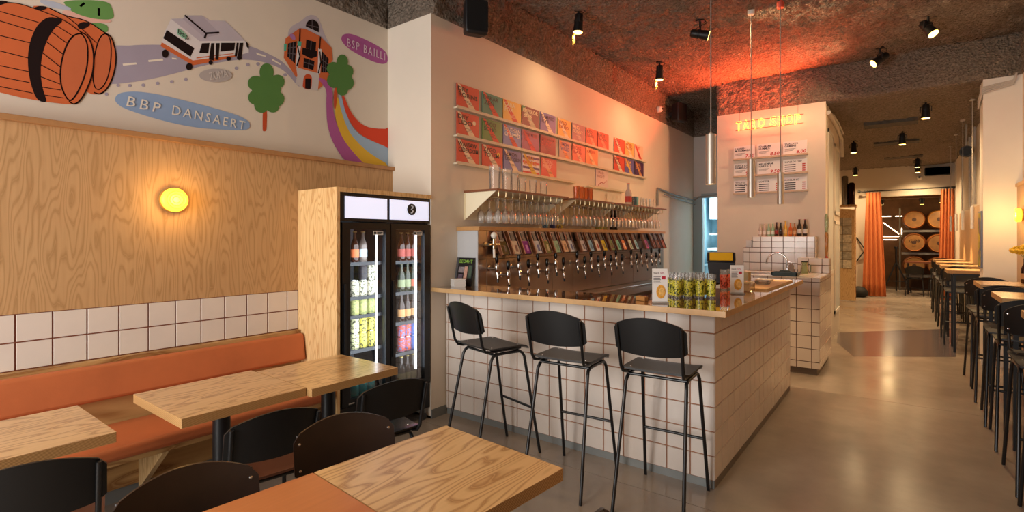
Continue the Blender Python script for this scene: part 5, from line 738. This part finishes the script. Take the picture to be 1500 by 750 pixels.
for i,(x,y) in enumerate(((.72,9.4),(.72,10.9),(.72,12.25),(.72,13.66))):
    t=thing('pendant_lamp','slim white cylinder pendant over the right hand tables beyond the column, %s from the column'%ORD[i],'pendant',(x,y,1.66),0,'white pendants'); r=.02
    MB().lathe([(r*.93,.004),(r,0),(r,.30),(r*.3,.305),(r*.2,.32)],(x,y,1.66),18,cap=False).build('cylinder_shade',P('#d9d4cc',.35),t); MB().lathe([(r*.9,.006),(r*.2,.03)],(x,y,1.66),16).build('bulb',EM('#ffd9a0',5),t)
    zz_=ZT-.008*(y-8.4)+.01; MB().cyl((x,y,1.96),(x,y,zz_-.03),.004,n=6).build('cable',P('#b0a89c',.5),t); MB().lathe([(.028,-.04),(.032,-.03),(.032,0)],(x,y,zz_),12).build('ceiling_cap',P('#b0a89c',.5),t)
    l=spotl('pendant_light',(0,0,0),(0,0,-1),PEND,WARM,80); l.parent=t; l.location=(0,0,-.008)
# ================================================================ CEILING: track spots, speakers
def trackspot(x,y,zc,d,label,power=SPOT,glow=True,ang=None):
    d=Vector(d).normalized(); p=Vector((x,y,zc-.17)); t=thing('track_spotlight',label,'spotlight',(x,y,zc-.30),0,'ceiling spotlights')
    MB().lathe([(.045,-.03),(.045,.02)],(x,y,zc),14).cyl((x,y,zc-.02),(x,y,zc-.10),.012,n=8).build('ceiling_mount',BLK,t)
    s=d.cross(Vector((0,0,1))); s=s.normalized() if s.length>.01 else Vector((1,0,0))
    MB().tube([(x,y,zc-.09),tuple(Vector((x,y,zc-.10))+s*.06),tuple(p+s*.062)],.007,6).tube([(x,y,zc-.09),tuple(Vector((x,y,zc-.10))-s*.06),tuple(p-s*.062)],.007,6).build('yoke',BLK,t)
    a=p-d*.09; b_=p+d*.09
    MB().tube([tuple(a-d*.015),tuple(a),tuple(p-d*.03),tuple(p-d*.028),tuple(p-d*.01),tuple(p-d*.008),tuple(b_)],[.03,.043,.045,.049,.049,.045,.054],18).build('lamp_body',BLK,t)
    MB().tube([tuple(b_+d*.0005),tuple(b_+d*.004)],[.049,.047],18).build('lens',EM('#ffcf6a',LENS),t)
    MB().tube([(x+.01,y,zc),(x+.07,y+.02,zc-.05),tuple(p-d*.1+s*.05),tuple(p-d*.1)],.004,5).build('cable',BLK,t)
    if 'bar wall posters' in label:
        q=b_+d*.01; MB().tube([tuple(q+Vector((-.03,-.02,0))),tuple(q+Vector((-.035,-.03,-.05))),tuple(q+Vector((-.02,-.04,-.09))),tuple(q+Vector((-.03,-.05,-.13)))],[.012,.016,.014,.012],6).build('barn_strip',thin_glass('yellow_strip',(1,.85,.4),body=.5,bodycol=(.9,.65,.2)),t)
    l=spotl('spot_light',(0,0,0),d,power,WARM,ang or SPANG,1.0,.05); l.parent=t; l.location=(b_+d*.02)-t.location
trackspot(-2.72,4.72,ZC,(-.06,-.05,-1),'black ceiling spotlight aimed down over the bar wall posters, nearest on the left',SPOT*.3); trackspot(-1.80,5.78,ZC,(.9,.35,-.25),'black ceiling spotlight turned sideways over the bar, centre',SPOT,True,85); trackspot(-2.66,6.8,ZC,(-.03,-.0,-1),'black ceiling spotlight aimed down, second over the bar wall posters',SPOT*.3)
trackspot(.19,7.1,ZC,(.42,-.3,-.75),'black ceiling spotlight aimed right, highest at the right of the photo'); trackspot(-.26,7.95,ZC,(-.7,-.35,-.55),'black ceiling spotlight aimed left, close to the sprayed beam')
for i,(x,y) in enumerate(((-1.2,1.4),(-1.7,2.6),(-1.6,-.6))): trackspot(x,y,ZC,(0,.1,-1),'added out-of-view ceiling spotlight above the front of the room, %s from the window'%ORD[i],SPOT*.2)  # unseen extra lamps, added to warm the front of the room
for i,(x,y,nm) in enumerate(((.22,9.2,'nearest, at right of the bare ceiling strips'),(-.05,11.4,'between the bare ceiling strips'),(.21,15.0,'far one, above the curtain, upper'),(.23,16.1,'far one, closest to the curtained opening'),(-.80,11.9,'beside the passage frames, left'),(-1.03,15.9,'above the plywood swing panel'))):
    trackspot(x,y,ZT-.008*(y-8.4)+.02,(0,-.02,-1),'black ceiling spotlight in the low passage ceiling, '+nm,SPOT*1.1)
def speaker(c,dims,rz,label,tilt=0):
    t=thing('wall_speaker',label,'speaker',c,rz,'loudspeakers'); w_,d_,h_=dims
    v=[(-w_/2,0,0),(w_/2,0,0),(w_*.38,d_,0.02),(-w_*.38,d_,0.02),(-w_/2,0,h_),(w_/2,0,h_),(w_*.38,d_,h_-.02),(-w_*.38,d_,h_-.02)]
    if tilt: v=[(a,b_-tilt*(c_/h_)*-1,c_) for a,b_,c_ in v]
    MB().hexa(v).build('cabinet',P('#141416',.5),t,bevel=.025,seg=3,local=True); MB().hexa([(a*.9,b_-.004,.03+(c_-.03)*.92 if c_>.1 else .03) for a,b_,c_ in (v[0],v[1],v[1],v[0],v[4],v[5],v[5],v[4])]).build('grille',P('#1d1b1b',.8,bmp=.4,bs=200),t,local=True)
    MB().box(-.03,.03,d_-.01,d_+.1,h_*.4,h_*.6).build('bracket',P('#2a2a2a',.5),t,local=True); return t
speaker((-3.0,3.44,3.33),(.22,.15,.32),R(62),'black loudspeaker on the sprayed band above the bar wall corner'); speaker((-2.93,8.5,3.45),(.24,.16,.32),R(75),'black loudspeaker high above the far end of the bar wall')
speaker((.62,16.42,3.06),(.52,.16,.22),0,'wide black loudspeaker on the far wall above the curtain rod')
t=thing('round_speaker','round black speaker drum under the passage ceiling by the right wall','speaker',(.75,11.3,2.85)); MB().lathe([(.02,-.07),(.075,-.07),(.09,-.03),(.09,.03),(.075,.07),(.02,.07)],(.79,11.3,2.95),20,ax='y').build('drum',P('#161617',.5),t); MB().tube([(.79+.08*math.cos(k*.42),11.225,2.95+.08*math.sin(k*.42)) for k in range(15)],.012,6,closed=True).build('rim',P('#3a3a3c',.4),t); MB().tube([(.79,11.3,3.03),(.79,11.3,3.42)],.015,6).build('mount',P('#9a948a',.5),t)
t=thing('security_camera','small white dome camera beside the far loudspeaker','camera',(.27,16.52,3.0)); MB().lathe([(.06,.07),(.06,.04),(.05,0),(.03,-.02),(.001,-.03)],(.27,16.52,3.05),16,ax='y').build('dome',P('#d9d4cc',.4),t); MB().lathe([(.025,-.032),(.02,-.045)],(.27,16.52,3.05),12,ax='y').build('camera_eye',BLK,t)
t=thing('security_camera','small white dome camera on the sprayed band by the far loudspeaker','camera',(-3.15,8.0,3.56)); MB().lathe([(.05,0.0),(.05,.05),(.03,.085),(.001,.09)],(-3.19,8.05,3.60),16,ax='x').build('dome',P('#d9d4cc',.4),t); MB().lathe([(.018,.09),(.012,.1)],(-3.19,8.05,3.60),10,ax='x').build('camera_eye',BLK,t)
# ================================================================ PASSAGE AND CURTAIN
t=thing('swing_panel','pale plywood swing panel with a grid of glass blocks, in the passage','door panel',(-1.25,14.9,0))
SWP=t; cur=[(-1.62+.05*k,14.88,2.24+.30*(1-k/8)**2.2) for k in range(9)]+[(-1.0,14.88,2.22)]
MB().prism([(-1.62,14.88,.02),(-.98,14.88,.02),(-.98,14.88,2.22)]+cur[::-1],(0,.06,0)).build('plywood_leaf',PLYF,t)
for r in range(6):
    for c in range(2):
        x0=-1.42+.195*c; z0=.80+.205*r; f=MB().box(x0,x0+.185,14.866,14.879,z0,z0+.195).build('glass_block',P(('#c0b7a4','#d0c7b2','#a9a292')[(r+c)%3],.15,var=.3,vs=18),t)
        MB().box(x0-.006,x0+.004,14.862,14.879,z0,z0+.2).box(x0,x0+.19,14.862,14.879,z0-.005,z0+.003).build('block_joint',P('#4a4236',.7),f)
for i,(x,h,c) in enumerate(((-1.38,.75,'#8a8a88'),(-1.2,.72,'#a09e9a'),(-1.06,.55,'#3a2018'))): tag(MB().lathe([(.05,0),(.07,.01),(.07,h-.03),(.04,h)],(x,15.15,2.34),18).build('metal_tube',P(c,.22,metal=.9)),'upright %s tube standing behind the plywood swing panel top, %s from left'%(('grey metal','bright metal','dark brown metal')[i],ORD[i]),'tube','metal tubes')
MB().box(-1.6,-.95,14.94,15.3,2.29,2.339).build('tube_shelf',PLYB,SWP); MB().box(-1.6,-1.55,14.94,15.3,0,2.29).box(-1.0,-.98,15.2,15.3,0,2.29).build('shelf_upright',PLYB,SWP)
for x,s in ((-1.0,0),): 
    t=thing('coat_hook','black angular wall hook left of the orange curtain','hook',(-.95,16.5,.95)); MB().tube([(-1.05,16.585,1.55),(-.86,16.52,1.22),(-1.05,16.585,.9)],.015,6).tube([(-.86,16.52,1.22),(-.80,16.45,1.22)],.015,6).build('hook_arms',BLK,t)
bg=MB().lathe([(.14,0),(.2,.05),(.2,.16),(.13,.24),(.04,.27)],(-.98,16.2,0),16); tag(bg.build('black_bag',P('#0e0d0d',.7)),'black bag lying on the floor at the foot of the left curtain','bag')
t=thing('curtain_rod','long black curtain rod across the far opening','curtain rod',(0,16.42,2.74)); MB().cyl((-.97,16.42,2.745),(.93,16.42,2.765),.016,n=10).build('rod',BLK,t)
for x in (-.98,.93): MB().lathe([(.002,-.04),(.03,-.02),(.03,.02),(.002,.04)],(x,16.42,2.75),12,ax='x').build('finial',BLK,t)
for x in (-.86,.80): MB().box(x-.01,x+.01,16.42,16.598,2.74,2.77).build('bracket',BLK,t)
CUR=P('#c87443',.85,var=.05,vs=4)
def curtain(x0,x1,xb0,xb1,zb,label):
    t=thing('curtain',label,'curtain',((x0+x1)/2,16.42,zb),0,'curtains'); n=60; fs=[]; vs=[]
    for j in range(9):
        k=j/8
        for i in range(n+1):
            u=i/n; x=(x0+(x1-x0)*u)*(1-k)+(xb0+(xb1-xb0)*u)*k; vs.append((x,16.42+.032*math.sin(u*6.283*4.5+.4*k)*(.7+.3*k),2.72*(1-k)+zb*k))
    W=n+1
    for j in range(8):
        for i in range(n): a=j*W+i; fs.append((a,a+1,a+W+1,a+W))
    m=MB(); m.add(vs,fs,0,True); o=m.build('cloth',CUR,t); so=o.modifiers.new('thick','SOLIDIFY'); so.thickness=.004
    for k in range(6): x=x0+(x1-x0)*(k+.5)/6; MB().tube([(x,16.42+.024*math.cos(a*.7),2.752+.024*math.sin(a*.7)) for a in range(9)],.004,5,closed=True).build('curtain_ring',BLK,t)
curtain(-.83,-.52,-.92,-.40,.02,'burnt orange curtain drawn to the left of the far opening'); curtain(.68,.93,.62,.93,.02,'burnt orange curtain drawn to the right of the far opening')
# ================================================================ BARREL ROOM
def barrel(x,y,z,r,L,label,c):
    t=thing('oak_barrel',label,'barrel',(x,y,z-r),0,'barrels in the back room'); pr=[]
    for k in range(9): a=k/8; pr.append((r*(.86+.14*math.sin(math.pi*a)),-L/2+L*a))
    MB().lathe([(r*.80,-L/2+.02)]+pr+[(r*.80,L/2-.02)],(x,y,z),26,ax='y').build('staves',P(c,.6,var=.25,vs=7),t)
    MB().lathe([(r*.81,-L/2+.018),(r*.81,-L/2+.012)],(x,y,z),26,ax='y').build('barrel_head',P('#80582a',.5,var=.25,vs=6),t)
    for h in (-.47,-.30,.3): q=r*(.86+.14*math.sin(math.pi*(h+.5)))*1.006; MB().lathe([(q,h*L-.02),(q,h*L+.02)],(x,y,z),26,ax='y',cap=False).build('hoop',P('#5a5048',.4,metal=.7),t)
    MB().lathe([(.05,-L/2+.012),(.045,-L/2+.004)],(x,y,z),14,ax='y').build('bung',P('#3a2010',.6),t); return t
B1=[(.19,2.06,'#a8642c'),(.74,2.06,'#b87a34'),(.19,1.40,'#9a5a28'),(.74,1.38,'#a8642c'),(.19,.74,'#8a4f24'),(.74,.74,'#8a4f24')]
for i,(x,z,c) in enumerate(B1):
    t=barrel(x,19.2,z,.275,.8,'oak barrel on the rack, %s row, %s column'%(('top','middle','bottom')[i//2],('left','right')[i%2]),c)
    if i==2: text('G 98',(x-.12,18.806,z+.0),UX,UZ,.24,.09,P('#1c0d08',.7),t); text('BBP',(x-.05,18.806,z-.12),UX,UZ,.1,.03,P('#1c0d08',.7),t)
rk=thing('barrel_rack','grey steel rack carrying the oak barrels','rack',(.46,19.2,0))
for z in (1.70,1.05,.40): MB().box(-.1,1.2,18.95,19.02,z,z+.06).box(-.1,1.2,19.4,19.47,z,z+.06).build('rack_beam',P('#7f7c76',.4,metal=.4),rk)
for x in (-.14,1.2): MB().box(x-.02,x+.02,18.95,19.0,0,2.4).build('rack_post',P('#5a5650',.5,metal=.4),rk)
LT=EM('#ffd9b0',5)
for i,(a,b_,nm) in enumerate((((-.57,19.9,2.02),(-.13,19.9,1.62),'diagonal'),((-.75,19.9,1.58),(-.12,19.9,1.58),'long horizontal'),((-.58,19.9,1.48),(-.2,19.9,1.48),'short lower horizontal'),((-.10,19.6,1.85),(-.10,19.6,1.62),'short upright'),((-.75,19.9,2.2),(-.35,19.9,2.2),'upper left horizontal'),((-.28,19.9,2.2),(-.08,19.9,2.2),'upper right horizontal'))):
    t=thing('light_tube','%s light tube on the wall of the barrel room'%nm,'light tube',a,0,'barrel room light tubes'); MB().cyl(a,b_,.014,n=8).build('tube',LT,t); d=(Vector(b_)-Vector(a)).normalized()
    for p in (Vector(a),Vector(b_)): MB().cyl(tuple(p-d*.02),tuple(p+d*.02),.018,n=8).build('end_cap',P('#c9c2b8',.4),t)
t=thing('dark_table','dark wooden table with black legs in the barrel room','table',(.35,18.0,0)); MB().box(-.02,.95,17.7,18.3,.85,.89).build('table_top',P('#7a4526',.4,var=.1),t)
for x in (.05,.88):
    for y in (17.76,18.24): MB().box(x-.02,x+.02,y-.02,y+.02,0,.85).build('leg',BLK,t)
for i,(x,y,rz) in enumerate(((.18,17.45,0),(.68,17.45,5))): dup(c5,(x,y,0),R(rz),'black chair at the dark table in the barrel room, %s one'%('left','right')[i],'barrel room chairs')
t=thing('tripod_stand','black tripod stand before the barrels in the far room','stand',(-.22,18.4,0)); MB().cyl((-.22,18.4,.75),(-.22,18.4,1.25),.025,n=8).build('post',BLK,t); MB().lathe([(.05,0),(.05,.06)],(-.22,18.4,1.22),10).build('head',BLK,t)
for a,b_ in (((-.52,18.3,0)),((.12,18.3,0)),((-.22,18.75,0))) and [((-.52,18.3),0),((.12,18.3),0),((-.22,18.75),0)]: MB().tube([(-.22,18.4,.85),(a[0],a[1],0)],.02,6).build('leg',BLK,t)
MB().tube([(-.42,18.33,.3),(.02,18.33,.3)],.01,6).build('brace',BLK,t)
t=thing('coat_stand','thin dark stand with brass ring top in the barrel room','stand',(-.68,18.9,0)); MB().cyl((-.68,18.9,0),(-.68,18.9,1.40),.014,n=8).build('pole',BLK,t); MB().lathe([(.14,0),(.14,.015)],(-.68,18.9,0),16).build('base',BLK,t); MB().tube([(-.68+.13*math.cos(k*.45),18.9+.13*math.sin(k*.45),1.40) for k in range(14)],.012,6,closed=True).build('brass_ring',P('#c9a04a',.25,metal=1),t)
t=thing('red_lantern','red hanging lantern with dark cords in the barrel room','lantern',(-.72,19.0,1.78)); MB().lathe([(.04,0),(.11,.04),(.13,.14),(.11,.22),(.03,.26)],(-.72,19.0,1.78),16).build('lantern_body',P('#b52a18',.35),t); MB().tube([(-.72,19.0,2.04),(-.70,19.0,2.4),(-.72,19.0,2.95)],.008,6).tube([(-.78,19.0,2.2),(-.68,19.0,2.3),(-.60,19.0,2.2)],.02,6).build('cords',BLK,t)
for i,(x,y) in enumerate(((-.55,17.9),(.35,18.2),(.75,17.6))): trackspot(x,y,2.72,(0,.05,-1),'black spotlight on the barrel room beams, %s from left'%ORD[i],SPOT*.5)
for x,y,z,p in ((-.4,18.2,2.4,BARR),(.9,18.3,2.3,BARR)): point('barrel_room_light',(x,y,z),p,(1,.66,.3),.1)
# ================================================================ KITCHEN BEHIND THE BAR
t=thing('kitchen_shelf','pale wall shelf with jars seen through the doorway behind the bar','shelf',(-2.9,11.9,1.3))
MB().box(-3.5,-2.2,11.9,12.39,1.60,1.64).build('shelf_board',WHITEP,t); MB().box(-3.5,-2.2,11.75,12.39,1.26,1.31).build('shelf_board',WHITEP,t); MB().box(-3.5,-2.2,11.9,12.39,1.95,2.5).build('wall_cupboard',P('#b9cdd2',.5),t)
for i,(x,h,c) in enumerate(((-3.15,.14,'#3a2a20'),(-3.0,.2,'#6a4a3a'),(-2.85,.16,'#8a8a86'),(-2.7,.2,'#4a3a34'))): tag(MB().lathe([(.05,0),(.055,.01),(.055,h-.03),(.04,h)],(x,12.1,1.641),14).build('storage_jar',P(c,.4)),'jar on the kitchen shelf behind the doorway, %s from left'%ORD[i],'jar','kitchen jars')
tag(MB().box(-3.5,-2.2,11.6,12.39,0,.92).box(-3.55,-2.2,11.55,12.39,.92,.96).build('kitchen_counter',P('#9fb6bd',.4)),'pale blue kitchen counter seen through the doorway','counter')
area('kitchen_light',(-2.9,11.2,2.58),(0,0,0),.8,1.2,KIT,(.75,.92,1))
